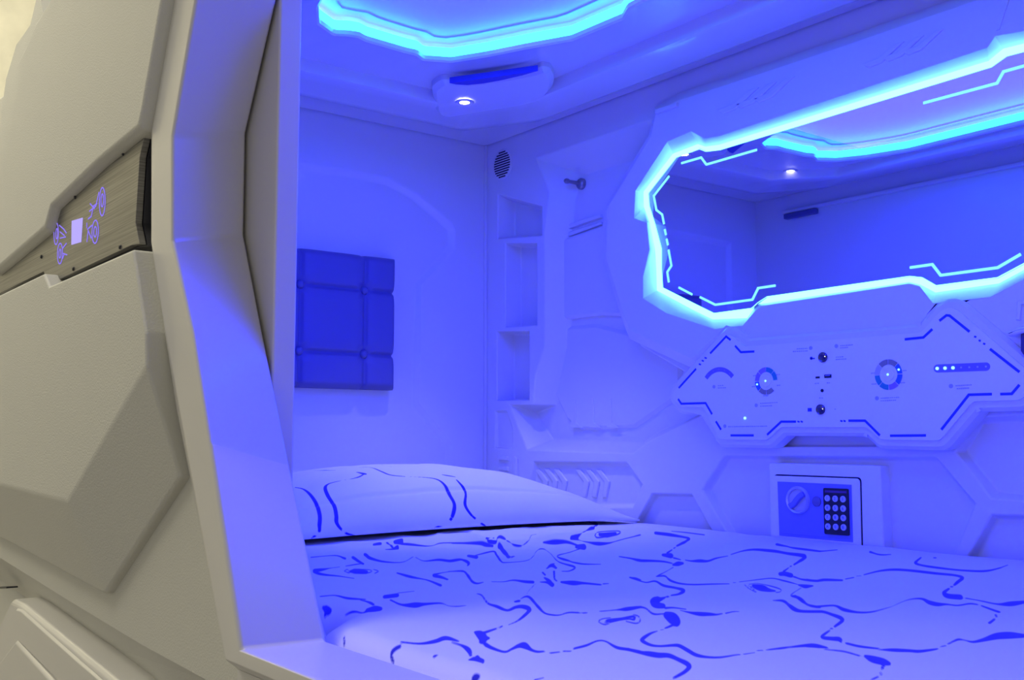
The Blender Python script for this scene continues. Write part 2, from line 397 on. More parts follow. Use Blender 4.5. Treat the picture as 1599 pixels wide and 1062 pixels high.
for A, B in list(zip(rings, rings[1:])) + [(top, rings[0])]:
    for i in range(NR): bm.faces.new((A[i], A[(i + 1) % NR], B[(i + 1) % NR], B[i]))
ceiling = finish('ceiling', bm, mat('glossy moulded plastic', (0.80, 0.79, 0.78), 0.26, vary=0.012, coat=0.6), smooth=True, recalc=True)
ceiling.data.set_sharp_from_angle(angle=math.radians(35))
tag(ceiling, kind='structure')
# light well: thing of its own
cl = thing('ceiling_light_panel', 'large blue ceiling light panel ringed by a glowing cyan strip', 'ceiling light', (RC[0], RC[1], H - .02))
lr = radial(lip, NR); lin = radial(inset(lip, -0.001), NR)
bm = bmesh.new()
A = [bm.verts.new((a, b, H - .018)) for a, b in lin]; B = [bm.verts.new((a, b, H + .001)) for a, b in lin]
for i in range(NR): bm.faces.new((A[i], A[(i + 1) % NR], B[(i + 1) % NR], B[i]))
ledring = finish('led_strip', bm, LEDC, cl)
po = inset(lip, -0.030)
prism('diffuser_panel', [(a, b) for a, b in radial(po, 180)], 'z', H + .020, H + .010, mat('blue tinted diffuser', (0.75, 0.75, 0.8), 0.3, emit=(0.05, 0.045, 1.0), es=0.9), cl)
strips('diffuser_edge', [radial(inset(lip, 0.030), 180)], 0.003, 'z', H + .010, H + .0075, PLASTIC, cl, closed=True)

# ------------------------------------------------------------ hall outside
HALLW = mat('cream plaster', (0.80, 0.76, 0.60), 0.8, vary=0.22, vscale=7, bump=0.8, bscale=30)
tag(box('wall_hall', (-3.1, -6.0, 0.0), (-3.0, 2.0, HALL_Z), HALLW), kind='structure')
tag(box('ceiling_hall', (-3.1, -6.0, HALL_Z), (5.0, 2.0, HALL_Z + .1), HALLW), kind='structure')
tag(box('floor_hall', (-3.1, -6.0, -0.1), (5.0, 2.0, 0.0), mat('grey hall floor', (0.35, 0.33, 0.30), 0.5, vary=0.05)), kind='structure')

# ------------------------------------------------------------ capsule shell (outside)
shell = thing('capsule_shell', 'cream moulded outer shell of the sleeping capsule around its entrance', 'capsule shell', (1.2, -1.2, 0.98))
# entrance frame: loft from the panel edge over crease and ridge to the inner edge
def loft(name, loops, mat_, parent, closed=True, bevel=0.0, smooth=True):
    bm = bmesh.new(); R = [[bm.verts.new(p) for p in l] for l in loops]; n = len(R[0])
    for A, B in zip(R, R[1:]):
        for i in range(n if closed else n - 1): bm.faces.new((A[i], A[(i + 1) % n], B[(i + 1) % n], B[i]))
    return finish(name, bm, mat_, parent, bevel=bevel, seg=4, angle=12)
def at_y(l, y): return [(a, y, b) for a, b in l]
ridge2 = [(0.6 * a[0] + 0.4 * b[0], 0.6 * a[1] + 0.4 * b[1]) for a, b in zip(ridge, crease)]
frame = loft('entrance_frame', [at_y(inset(crease, -0.0), -1.165), at_y(crease, CREASE_Y), at_y(ridge2, RIDGE_Y - .002), at_y(ridge, RIDGE_Y), [(a, IN_Y if b > 1.36 else -1.162, b) for a, b in inner], [(a, IN_Y + .001 if b > 1.36 else -1.161, b) for a, b in [(p[0], p[1] - (0.08 if p[1] < 1.36 else 0)) for p in inset(inner, -0.03)]]], FRAME, shell, bevel=0.004)
# body left of the entrance: flat face from crease to the far end, sloping lower edge
low = wy([(362, 1120), (330, 1066), (220, 1006), (114, 942), (0, 871), (-30, 855)], CREASE_Y)
lowb = wy([(330, 1140), (209, 1062), (122, 991), (15, 915), (0, 905), (-30, 886)], -1.165)
cl_ = crease_l[:]
up = [(cl_[0][0], 2.24), (0.86, 2.24)] 
sil = wy([(66, -20), (52, 40), (41, 56), (30, 71), (14, 124), (7, 172), (3, 235), (-30, 420)], -1.200)
body = [(a, b) for a, b in cl_] + [(cl_[-1][0] - 0.0, low[0][1])] + low[1:] + sil[::-1] + [(sil[0][0] + .05, 2.24)]
prism('shell_wall', body, 'y', -1.16, CREASE_Y, SHELL, shell)
bm = bmesh.new()
A = [bm.verts.new((a, CREASE_Y + .001, b)) for a, b in low]; B = [bm.verts.new((a, -1.165, b)) for a, b in lowb]; C2 = [bm.verts.new((a, -1.16, b)) for a, b in low]
for X_, Y_ in ((A, B), (B, C2)):
    for i in range(len(low) - 1): bm.faces.new((X_[i], X_[i + 1], Y_[i + 1], Y_[i]))
finish('shell_underside', bm, SHELL, shell)
# lower base body under the shell
prism('shell_base', [(-0.06, 0.0), (XR, 0.0), (XR, 1.28), (1.5, 1.28), (1.10, 1.16), (0.62, 1.30), (-0.06, 1.30)], 'y', -1.1575, -1.160, SHELL, shell)
# right of and above the entrance
prism('shell_wall', [(p[0], p[1]) for p in mirx(crease_l)] + [(2 * XC - crease_l[-1][0], 1.2), (XR + .3, 1.2), (XR + .3, 2.24)], 'y', -1.16, CREASE_Y, SHELL, shell)
prism('shell_wall', [(0.80, 2.24), (XR + .3, 2.24), (XR + .3, 2.5), (0.80, 2.5)], 'y', -1.16, CREASE_Y, SHELL, shell)
prism('shell_wall', [(crease_l[-1][0], crease_l[-1][1]), (2 * XC - crease_l[-1][0], crease_l[-1][1]), (2 * XC - crease_l[-1][0], 1.0), (crease_l[-1][0], 1.0)], 'y', -1.16, CREASE_Y + .0, FRAME, shell)
# upper nose panel
UPY = -1.250
upx = [(262, -50), (254, 0), (224, 170), (217, 203), (150, 258), (79, 326), (70, 360), (-12, 430), (-12, 330), (2, 250), (17, 176), (25, 137), (27, 95), (42, 65), (56, 31), (76, 0), (96, -50)]
prism('upper_panel', wy(upx, UPY), 'y', -1.20, UPY, SHELL, shell, cham=0.006, chd=0.010, bevel=0.004, seg=3)
# lower nose panel with two down-facing facets
f1 = [(-12, 466), (68, 427), (76, 447), (207, 389), (227, 520), (228, 571), (105, 783), (-12, 753)]
F1 = [tuple(P(u, v, 'y', -1.255)) for u, v in f1]
low3 = [tuple(P(u, v, 'y', -1.216)) for u, v in [(281, 746), (163, 928), (13, 846), (-12, 835)]]
bm = bmesh.new()
a = [bm.verts.new(p) for p in F1]; b = [bm.verts.new(p) for p in low3]
bm.faces.new(a)
bm.faces.new((a[5], b[0], b[1], a[6])); bm.faces.new((a[6], b[1], b[2], b[3], a[7]))
ring = [a[0], a[1], a[2], a[3], a[4], a[5], b[0], b[1], b[2], b[3], a[7]]
bk = [bm.verts.new((v.co.x, -1.200, v.co.z)) for v in ring]
for i in range(len(ring)): j = (i + 1) % len(ring); bm.faces.new((ring[i], ring[j], bk[j], bk[i]))
bm.faces.new(bk)
finish('lower_panel', bm, SHELL, shell, bevel=0.004, seg=3, angle=10)
# sliding door parked behind the frame
dr = box('door_1', (0.30, -1.1365, 1.30), (1.156, -1.1085, 2.10), FRAME, bevel=0.003, seg=3)
tag(dr, kind='structure')

# brushed metal control plate
plate = thing('control_plate', 'brushed metal control plate with violet lit icons on the outer shell', 'control plate', tuple(P(150, 340, 'y', -1.23)))
PY = -1.236
ppx = [(226, 210), (218, 245), (211.5, 348), (218, 381), (205, 383), (76, 444), (68, 424), (-12, 463), (-12, 437), (72, 366), (80, 333)]
m = mat('brushed metal', (0.40, 0.385, 0.36), 0.42, metal=0.75)
nt = m.node_tree; b_ = nt.nodes['Principled BSDF']
tc = nt.nodes.new('ShaderNodeTexCoord'); mp = nt.nodes.new('ShaderNodeMapping'); mp.inputs['Scale'].default_value = (6, 6, 900)
nz = nt.nodes.new('ShaderNodeTexNoise'); nz.inputs['Scale'].default_value = 1.0; nz.inputs['Detail'].default_value = 3
cr = nt.nodes.new('ShaderNodeValToRGB'); cr.color_ramp.elements[0].color = (0.15, 0.145, 0.135, 1); cr.color_ramp.elements[1].color = (0.30, 0.29, 0.27, 1)
cr.color_ramp.elements[0].position = 0.3; cr.color_ramp.elements[1].position = 0.7
nt.links.new(tc.outputs['Object'], mp.inputs[0]); nt.links.new(mp.outputs[0], nz.inputs['Vector']); nt.links.new(nz.outputs['Fac'], cr.inputs[0]); nt.links.new(cr.outputs[0], b_.inputs['Base Color'])
pw = wy(ppx, PY)
prism('face_plate', pw, 'y', -1.228, PY, m, plate, bevel=0.0006)
prism('dark_gap_backing', inset(pw, -0.0018), 'y', -1.2055, -1.2275, BLACK, plate)  # black backing colours in the shaded gap round the recessed plate
for u, v in ((193, 240), (118, 308), (65, 401), (115, 420), (188, 386)):
    lathe('screw', [(0.0028, 0), (0.0028, 0.001), (0.002, 0.002), (0.0, 0.0022)], tuple(P(u, v, 'y', PY)), 'y', BLACK, plate, n=14, sign=-1)
YI = PY - 0.0006
prism('lit_screen', wy([(112.5, 345), (129.5, 340), (127, 378), (112, 382.5)], PY), 'y', PY + .001, YI, VIOLETW, plate)
def icon(name, lines, wd=0.0016): return strips(name, [wy(l, PY) for l in lines], wd, 'y', PY + .0005, YI, VIOLET, plate)
def ell(cx, cy, rx, ry, n=18, sk=0.0): return [(cx + rx * math.cos(2 * math.pi * i / n) , cy + ry * math.sin(2 * math.pi * i / n) - sk * rx * math.cos(2 * math.pi * i / n)) for i in range(n + 1)]
icon('lit_icon', [ell(160, 315, 4.5, 22, sk=.4), ell(160, 313, 2, 10, sk=.4), [(155, 300), (150, 322), (140, 330)], [(152, 318), (146, 322), (143, 338), (138, 342)], [(141, 318), (148, 326)]])
icon('lit_icon', [ell(149, 362, 5, 18, sk=.4), ell(149, 362, 2.2, 8, sk=.4), [(143, 372), (138, 360), (136, 378)], [(144, 352), (137, 358)], [(136, 348), (136, 356)]])
icon('lit_icon', [ell(88, 365, 3.5, 17, sk=.4), ell(89, 365, 1.5, 8, sk=.4), [(93, 352), (100, 358), (104, 364)], [(94, 362), (101, 368)], [(94, 372), (103, 370)]])
icon('lit_icon', [ell(94, 396, 4, 16, sk=.4), ell(94, 396, 1.6, 7, sk=.4), [(98, 388), (104, 380)], [(99, 396), (105, 398)], [(98, 404), (101, 396)]])

# neighbouring capsule, lower capsule
nb = thing('capsule_shell', 'edge of the next grey capsule seen beyond the far left end', 'capsule shell', (-0.8, -1.1, 0))
prism('shell_wall', [(-1.9, 0.2), (-0.14, 0.2), (-0.14, 1.9)] + wy([(9, 172), (13, 140)], -1.125) + wy([(0, 148), (-30, 200)], -1.125) + [(-1.9, 1.9)], 'y', -0.2, -1.125, SHELL, nb, cham=0.01, bevel=0.003)
lc = thing('capsule_cover', 'glossy cream raised cover of the capsule below, at lower left corner', 'capsule cover', (0.9, -1.3, 0.98))
LY = -1.225
prism('cover_plate', wy([(17, 936), (34, 944), (178, 1064), (215, 1120), (180, 1400), (-60, 1400), (-40, 1060)], LY), 'y', -1.162, LY, FRAME, lc, cham=0.006, bevel=0.003, seg=3)
prism('raised_field', wy([(24, 1000), (82, 1064), (150, 1140), (140, 1300), (-20, 1300), (-40, 1085)], LY - .006), 'y', LY + .002, LY - .006, FRAME, lc, cham=0.004, bevel=0.002)
prism('raised_field', wy([(27, 1005 - 3), (24, 950), (32, 952), (120, 1030), (200, 1100), (160, 1140), (80, 1055)], LY - .003), 'y', LY + .002, LY - .003, FRAME, lc, cham=0.003, bevel=0.001)
prism('dark_slot', wy([(-10, 917), (10, 916.5), (10, 919), (-10, 920)], -1.208), 'y', -1.19, -1.208, BLACK, lc)

# ------------------------------------------------------------ wall mirror
mt = thing('wall_mirror', 'wide wall mirror with etched lit lines and glowing cyan edge', 'mirror', tuple(P(1300, 300, 'y', MY)))
prism('glass', inset(mir, -0.002), 'y', MY + .006, MY, MIRROR, mt)
bm = bmesh.new()
A = [bm.verts.new((p, MY - .0012, q)) for p, q in mir]; B = [bm.verts.new((p, 0.0105, q)) for p, q in core]; n = len(A)
for i in range(n): bm.faces.new((A[i], A[(i + 1) % n], B[(i + 1) % n], B[i]))
led = finish('led_strip', bm, LED, mt)
def etch(l, w=0.0045):
    strips('etched_line', [wy(l, MY)], w, 'y', MY - .0002, MY - .0012, ETCH, mt)
etch([(1064, 255), (1095, 246), (1103, 257), (1182, 234)])
etch([(1045, 275), (1021, 306), (1025, 328), (1034, 335), (1037, 350)])
etch([(1038, 358), (1040, 367)]); etch([(1041, 373), (1043, 383)])
etch([(1044, 390), (1048.5, 415), (1042, 425), (1044.5, 441)])
etch([(1060, 449), (1081, 460)])
etch([(1093, 464), (1117, 476), (1175, 468), (1184, 450), (1211, 446)])
etch([(1421, 418), (1456, 413), (1469, 430), (1558, 418), (1594, 397)])
etch([(1442, 161), (1557, 130), (1567, 112), (1599, 103), (1640, 92)])

# ------------------------------------------------------------ control panel
CPY = -0.040
cp = thing('control_console', 'white control console on the wall with blue printed lines, dials and ports', 'control console', tuple(P(1320, 600, 'y', CPY)))
CPX = [(1134, 521), (1144, 525), (1163, 541), (1438, 519.5), (1467, 487), (1482, 480), (1495, 484), (1602, 577), (1618, 592), (1610, 612), (1591, 625), (1519, 627), (1467, 688), (1374, 686.5), (1353, 667), (1219, 667), (1198, 687), (1123, 686), (1098, 636), (1061, 634), (1049, 620), (1051, 612)]
cpw = roundpoly(wy(CPX, CPY), 0.006, 3)
prism('face_plate', cpw, 'y', -0.033, CPY, PANELW, cp, cham=0.0, bevel=0.0015, seg=2)
# bezel in wall plastic underneath
prism('bezel', inset(cpw, -0.016), 'y', -0.002, -0.0355, PLASTIC, cp, cham=0.006, bevel=0.003, seg=3)
d0, d1 = CPY + .0003, CPY - .0006
def cl2(l, w=0.0042, m=BLUELINE, nm='printed_line'): return strips(nm, [wy(l, CPY)], w, 'y', d0, d1, m, cp)
for l in ([(1109, 552), (1134, 525.5), (1141, 531)], [(1148, 540), (1157, 550), (1178, 549)], [(1060, 606), (1087, 576)], [(1059, 623), (1064, 630.5), (1102, 629.5), (1112, 647)],
          [(1118, 658), (1126, 671)], [(1141, 680), (1177, 680)], [(1198, 679), (1220, 658.5), (1243, 658.5)], [(1325, 657), (1351, 657), (1374, 680)], [(1390, 680.5), (1446, 680)],
          [(1470, 671), (1513, 616.5), (1549, 615.5)], [(1562, 615.5), (1580, 615), (1592, 601)], [(1592, 581), (1546, 545)], [(1467, 501), (1478, 492.5), (1483, 493), (1514, 518)], [(1413, 530), (1442, 527), (1456, 514)]): cl2(l)
for c in ((1093, 569), (1097.5, 563.5), (1102, 559), (1247, 658.5), (1252, 658.5), (1314, 657.5), (1319, 657.5), (1523, 526), (1530, 532), (1537, 537)):
    cl2([(c[0] - 1.6, c[1] - 0.6), (c[0] + 1.6, c[1] + 0.6)], 0.003, nm='printed_dot')
def pw_(u, v):
    p = P(u, v, 'y', CPY); return (p[0], p[2])
def flat(name, pts, m, d=None, par=cp): return prism(name, pts, 'y', d0, d if d is not None else d1, m, par)
SEGC = {'g': mat('green print', (0.03, 0.30, 0.30), 0.4), 'o': mat('olive print', (0.30, 0.28, 0.20), 0.4), 'b': mat('blue print', (0.04, 0.16, 0.75), 0.4), 'p': mat('violet print', (0.32, 0.22, 0.75), 0.4), 'w': mat('pale print', (0.55, 0.55, 0.8), 0.4)}
def dial(u, v, r, cols, lit):
    c = pw_(u, v)
    n = len(cols)
    for k, q in enumerate(cols):
        if q != '-': flat('dial_segment', sector(c, r * .66, r, 90 - 360 / n * k - 2, 90 - 360 / n * (k + 1) + 2, 6), SEGC[q], CPY - .0010)
    lathe('dial_button', [(r * .42, 0), (r * .42, .0015), (r * .36, .0022), (0, .0022)], (c[0], CPY, c[1]), 'y', PANELW, cp, n=24, sign=-1)
    lathe('indicator', [(.0018, 0), (.0018, .003), (0, .0034)], (c[0], CPY, c[1]), 'y', LEDDOT, cp, n=10, sign=-1)
    t = math.radians(lit); lathe('indicator', [(.0018, 0), (.0018, .0022), (0, .0026)], (c[0] + r * .83 * math.cos(t), CPY, c[1] + r * .83 * math.sin(t)), 'y', LEDDOT, cp, n=10, sign=-1)
dial(1196.5, 595, 0.026, ['g', 'g', '-', 'o', 'o', 'b', 'p', 'p'], 195)
dial(1387.5, 585, 0.026, ['o', 'b', 'b', 'p', 'g', 'g', 'w', 'o'], 20)
c = pw_(1124, 625)
c = pw_(1123.5, 612)
flat('touch_slider', sector(c, 0.040, 0.049, 40, 140, 16), SEGC['w'].copy() if False else mat('slider print', (0.20, 0.18, 0.62), 0.4))
for k in range(5):
    t = math.radians(52 + 19 * k); flat('slider_dot', arcpts((c[0] + .0445 * math.cos(t), c[1] + .0445 * math.sin(t)), .0016, 0, 330, 8), SEGC['p'], CPY - .0010)
a = pw_(1464, 575.5); b = pw_(1540, 572.5); wv = 0.0065
sl = arcpts(a, wv, 90, 270, 8) + arcpts(b, wv, -90, 90, 8)
flat('touch_slider', sl, mat('slider print', (0.20, 0.18, 0.62), 0.4))
for k in range(7):
    p = (a[0] + (b[0] - a[0]) * k / 6.0, a[1] + (b[1] - a[1]) * k / 6.0)
    if k < 3: lathe('indicator', [(.0026, 0), (.0026, .002), (0, .0026)], (p[0], CPY, p[1]), 'y', LEDDOT, cp, n=10, sign=-1)
    else: flat('slider_dot', arcpts(p, .0016, 0, 330, 8), SEGC['w'], CPY - .0012)
for u, v in ((1285.5, 558), (1282, 639.5)):
    p = pw_(u, v)
    lathe('round_port', [(.0092, 0), (.0092, .003), (.0080, .0042), (.0062, .0030), (.0, .0026)], (p[0], CPY, p[1]), 'y', mat('dark chrome', (0.12, 0.10, 0.14), 0.18, metal=0.8), cp, n=28, sign=-1)
    lathe('indicator', [(.0012, 0), (.0012, .0034), (0, .004)], (p[0] + .006, CPY, p[1] + .001), 'y', emis('white indicator', (.9, .9, 1), 1.5), cp, n=8, sign=-1)
def rect_(u, v, w_, h_):
    p = pw_(u, v); return [(p[0] - w_ / 2, p[1] - h_ / 2), (p[0] + w_ / 2, p[1] - h_ / 2), (p[0] + w_ / 2, p[1] + h_ / 2), (p[0] - w_ / 2, p[1] + h_ / 2)]
flat('usb_port', rect_(1293, 587.5, .0145, .0062), BLACK, CPY - .0012); flat('usb_tongue', rect_(1293, 586.5, .010, .0016), SAFEF, CPY - .0016)
flat('usb_port', rect_(1277, 589.5, .0085, .0034), BLACK, CPY - .0012)
p = pw_(1284, 610); lathe('audio_jack', [(.0030, 0), (.0030, .0012), (0, .0012)], (p[0], CPY, p[1]), 'y', BLACK, cp, n=14, sign=-1)
p = pw_(1163.5, 653); lathe('indicator', [(.0024, 0), (.0024, .0016), (0, .002)], (p[0], CPY, p[1]), 'y', LEDDOT, cp, n=12, sign=-1)
flat('printed_symbol', rect_(1264.5, 640, .0085, .0065), BLUELINE)
flat('printed_symbol', rect_(1269, 560, .0095, .0022), BLUELINE); flat('printed_symbol', arcpts(pw_(1267, 559.5), .0030, 0, 330, 8), BLUELINE)
# tiny illegible captions: rows of short strokes
def caption(u0, v0, u1, v1, n, sym=None):
    bm = bmesh.new(); rng = random.Random(int(u0 * 7 + v0))
    for k in range(n):
        t0 = (k + .1) / n; t1 = (k + .1 + .55 + .25 * rng.random()) / n
        q0 = pw_(u0 + (u1 - u0) * t0, v0 + (v1 - v0) * t0); q1 = pw_(u0 + (u1 - u0) * t1, v0 + (v1 - v0) * t1)
        strip_bm(bm, [q0, q1], 0.0014 + .0006 * rng.random(), 'y', d0, d1)
    finish('printed_caption', bm, GREYPRINT, cp)
    if sym: flat('printed_symbol', arcpts(pw_(*sym), .0036, 0, 330, 10), GREYPRINT)
for a_ in ((1244, 545, 1262, 544, 6, (1266, 543.5)), (1238, 549, 1262, 548, 8), (1312, 540, 1332, 538.5, 7, (1306, 540.5)), (1312, 543.5, 1325, 542.5, 5), (1305, 558, 1317, 557, 4), (1305, 561.5, 1322, 560.5, 6),
           (1272, 599, 1280, 598.5, 2), (1291, 598, 1297, 598, 2), (1187, 630, 1215, 628.5, 9, (1181, 633)), (1187, 634.5, 1206, 633.5, 6), (1121, 602.5, 1130, 602, 3, (1115, 604)), (1121, 606, 1134, 605.5, 5),
           (1176, 587, 1181, 586.5, 2), (1212, 585, 1219, 584.5, 2), (1213, 602, 1219, 601.5, 2), (1174, 604, 1180, 603.5, 2), (1192, 618, 1200, 618, 3), (1137, 666.5, 1198, 665.5, 20, (1132, 665.5)),
           (1375, 622, 1405, 620.5, 10, (1369.5, 622)), (1375, 626, 1400, 625, 8), (1492, 602.5, 1518, 601, 9, (1485, 603)), (1494, 607, 1514, 606, 7), (1383, 563, 1396, 562.5, 4), (1360, 583, 1367, 582.5, 3), (1410, 579, 1416, 578.5, 3), (1361, 600, 1369, 599.5, 3), (1406, 598, 1414, 597.5, 3),
           (1279, 621.5, 1286, 621.5, 2), (1303, 639, 1306, 639, 1)): caption(*a_)

# ------------------------------------------------------------ safe
sf = thing('safe', 'small electronic safe with round knob and black keypad set in the wall', 'safe', tuple(P(1285, 850, 'y', 0)))
SY = -0.004
def sxy(px, y=SY): return wy(px, y)
prism('mounting_frame', sxy([(1200, 723), (1374, 727.5), (1381, 872), (1203, 872)], -0.012), 'y', 0.017, -0.012, PANELW, sf, cham=0.002, bevel=0.001)
prism('door_gap', roundpoly(sxy([(1209, 740.5), (1345, 745.5), (1348, 872), (1211, 872)], -0.0122), 0.008, 4), 'y', -0.010, -0.0126, DARK, sf)
prism('door', roundpoly(sxy([(1204, 742.5), (1343, 747.5), (1346, 880), (1207, 880)], -0.013), 0.008, 4), 'y', -0.010, -0.0150, PANELW, sf, bevel=0.001)
FY = -0.017
prism('fascia_rim', sxy([(1214, 752), (1329.5, 757), (1332, 847), (1217, 836.5)], -0.0155), 'y', -0.013, -0.0160, SAFEF, sf, bevel=0.0006)
prism('fascia', sxy([(1217, 754.5), (1326.5, 759), (1328, 842.5), (1219, 833)], FY), 'y', -0.0155, FY, SAFEF, sf, bevel=0.0008)
p = P(1247, 781, 'y', FY)
RIM = mat('pale rim', (0.62, 0.64, 0.78), 0.3, metal=0.3)
lathe('knob_ring', [(.0255, 0), (.0255, .004), (.0235, .007), (.0205, .005), (.0200, .001)], tuple(p), 'y', RIM, sf, n=48, sign=-1)
lathe('knob_dish', [(.0202, 0.0), (.0202, .0012), (0, .0012)], tuple(p), 'y', mat('pale dish', (0.60, 0.58, 0.62), 0.4), sf, n=40, sign=-1)
q = (p[0], p[2])
gr = [(-.0185, -.0075), (-.010, -.0045), (-.004, .003), (.004, .011), (.0125, .0165), (.0185, .0085), (.0105, .0040), (.0040, -.0030), (-.0030, -.0105), (-.0120, -.0165)]
prism('knob_grip', roundpoly([(q[0] + a, q[1] + b) for a, b in gr], .003, 3), 'y', FY, FY - .010, SAFEF, sf, cham=0.001, bevel=0.0008)
p = P(1275.5, 783, 'y', FY); lathe('lock_cap', [(.0092, 0), (.0092, .0022), (.008, .003), (0, .003)], tuple(p), 'y', mat('grey cap', (0.16, 0.15, 0.30), 0.5), sf, n=28, sign=-1)
prism('keypad', roundpoly(sxy([(1285, 762), (1323.5, 763.5), (1325.5, 837), (1287, 834)], -0.0205), .003, 3), 'y', -0.0165, -0.0205, BLACK, sf, bevel=0.0008)
prism('display_strip', sxy([(1288, 765.5), (1321.5, 767), (1321.6, 770.5), (1288, 769)], -0.021), 'y', -0.020, -0.0210, mat('dim display', (0.10, 0.04, 0.16), 0.2), sf)
digits = ['1', '2', '3', '4', '5', '6', '7', '8', '9', 'A', '0', 'B']
k0 = None
def text_mesh(ch_, size):
    cu = bpy.data.curves.new('digit', 'FONT'); cu.body = ch_; cu.size = size; cu.align_x = 'CENTER'; cu.align_y = 'CENTER'; cu.extrude = 0.0002
    o = bpy.data.objects.new('tmp', cu); sc.collection.objects.link(o); dg = bpy.context.evaluated_depsgraph_get()
    me = bpy.data.meshes.new_from_object(o.evaluated_get(dg)); bpy.data.objects.remove(o); return me
for r_ in range(4):
    for c_ in range(3):
        u = 1292.3 + 12.2 * c_ + 0.3 * r_; v = 778.2 + 14.7 * r_ + 0.7 * c_
        p = P(u, v, 'y', -0.0205)
        if k0 is None:
            k0 = lathe('key', [(.0057, 0), (.0057, .0014), (.0050, .0022), (0, .0020)], (0, 0, 0), 'y', KEY, None, n=20, sign=-1); kk = k0
        else:
            kk = k0.copy(); sc.collection.objects.link(kk)
        kk.location = p; adopt(kk, sf)
        tm = text_mesh(digits[r_ * 3 + c_], 0.0075); d_ = link('digit', tm, BLUELINE, kk); d_.rotation_euler = (math.pi / 2, 0, 0); d_.location = (0, -.0024, 0)

# ------------------------------------------------------------ speaker grille, hook, bracket, downlight
sg = thing('speaker_grille', 'oval speaker grille of dark slots high in the back corner', 'speaker', tuple(P(784, 257, 'y', 0)))
c0 = P(784.5, 257, 'y', -.001); SR = 0.036
lathe('grille_plate', [(SR + .006, 0), (SR + .006, .0012), (SR + .004, .0022), (0, .0022)], (c0[0], 0, c0[2]), 'y', PLASTIC, sg, n=40, sign=-1)
ns = 11
for k in range(ns):
    zz = SR * (1 - 2 * (k + .5) / ns); hw = math.sqrt(max(0, SR * SR - zz * zz)) * .96
    if hw < .008: hw = .009
    a, b = c0[0] - hw, c0[0] + hw
    strips('slot', [[(a, c0[2] + zz), (b, c0[2] + zz)]], .0036, 'y', -.0020, -.0026, BLACK, sg)
hk = thing('coat_hook', 'small dark metal peg hook on the bay wall beside the grille', 'hook', tuple(P(907, 287, 'y', .055)))
p = P(907, 287, 'y', .050)
lathe('rosette', [(.014, -.006), (.014, .002), (.011, .006), (.006, .008), (0, .008)], tuple(p), 'y', STEEL, hk, n=28, sign=-1)
lathe('peg', [(.005, 0), (.0045, .038), (.0065, .042), (.0065, .048), (.004, .052), (0, .052)], tuple(p), 'y', STEEL, hk, n=20, sign=-1)
br = thing('folding_bracket', 'dark folding bracket on the right wall edge beside the control panel', 'bracket', tuple(P(1590, 520, 'y', -.05)))
prism('arm', wy([(1568, 520), (1588, 512), (1640, 500), (1640, 512), (1590, 522), (1575, 526)], -.05), 'y', -.0255, -.055, PLASTIC, br, cham=.003, bevel=.002)
prism('clamp', wy([(1592, 518), (1640, 508), (1640, 572), (1604, 566), (1592, 548)], -.05), 'y', -.0255, -.050, mat('dark bracket', (0.05, 0.04, 0.12), 0.5), br, cham=.003, bevel=.002)

LZ = H - .034
pad = [(674, 143), (679, 176), (684, 183), (702, 186.5), (822, 167), (850, 158), (863, 143), (866, 128), (858, 114), (846, 112), (832, 118), (790, 126), (735, 134), (712, 134), (690, 132)]
dl = thing('downlight', 'small bright round downlight in a raised ceiling pad above the pillow corner', 'downlight', tuple(P(725, 159, 'z', LZ)))
prism('raised_pad', roundpoly(wz(pad, LZ - .012), .02, 3), 'z', H - .015, LZ - .010, PLASTIC, dl, cham=.010, bevel=.004, seg=3)
prism('shadow_slot', wz([(702, 131), (768, 122), (840, 112), (815, 119), (785, 126), (755, 131.5), (730, 134), (712, 133)], LZ - .014), 'z', LZ, LZ - .0125, mat('deep blue slot shade', (0.05, 0.05, 0.5), 0.5), dl)  # solid inlay, its deep blue paints the shade of the gap behind the pad
p = P(725.5, 159, 'z', LZ - .012)
lathe('bezel', [(.021, 0), (.021, .002), (.018, .0035), (.0145, .002)], tuple(p), 'z', RIM, dl, n=32, sign=-1)
lathe('bulb', [(.0145, 0), (.0145, .0018), (.0, .0026)], tuple(p), 'z', DOWN, dl, n=28, sign=-1)
pl = bpy.data.lights.new('downlight_lamp', 'SPOT'); pl.energy = 9.0; pl.color = (0.95, 0.98, 1); pl.spot_size = math.radians(75); pl.spot_blend = 1.0; pl.shadow_soft_size = .012
po_ = bpy.data.objects.new('downlight_lamp', pl); sc.collection.objects.link(po_); po_.location = (p[0], p[1], p[2] - .01)
dl2 = thing('downlight', 'second round downlight seen only in the wall mirror', 'downlight', (0.385, -0.790, H - .0195))
lathe('bezel', [(.021, 0), (.021, .002), (.018, .0035), (.0145, .002)], (0.385, -0.790, H - .0190), 'z', RIM, dl2, n=32, sign=-1)
lathe('bulb', [(.0145, 0), (.0145, .0018), (.0, .0026)], (0.385, -0.790, H - .0190), 'z', DOWN, dl2, n=28, sign=-1)
# small ceiling vent (seen in the mirror)
cv = thing('ceiling_vent', 'small dark slotted ceiling vent reflected at the mirror upper right', 'vent', (1.25, -.75, H))
for k in range(4): box('slot', (1.17 + .03 * k, -.80, H + .006), (1.187 + .03 * k, -.775, H + .0095), BLACK, cv)

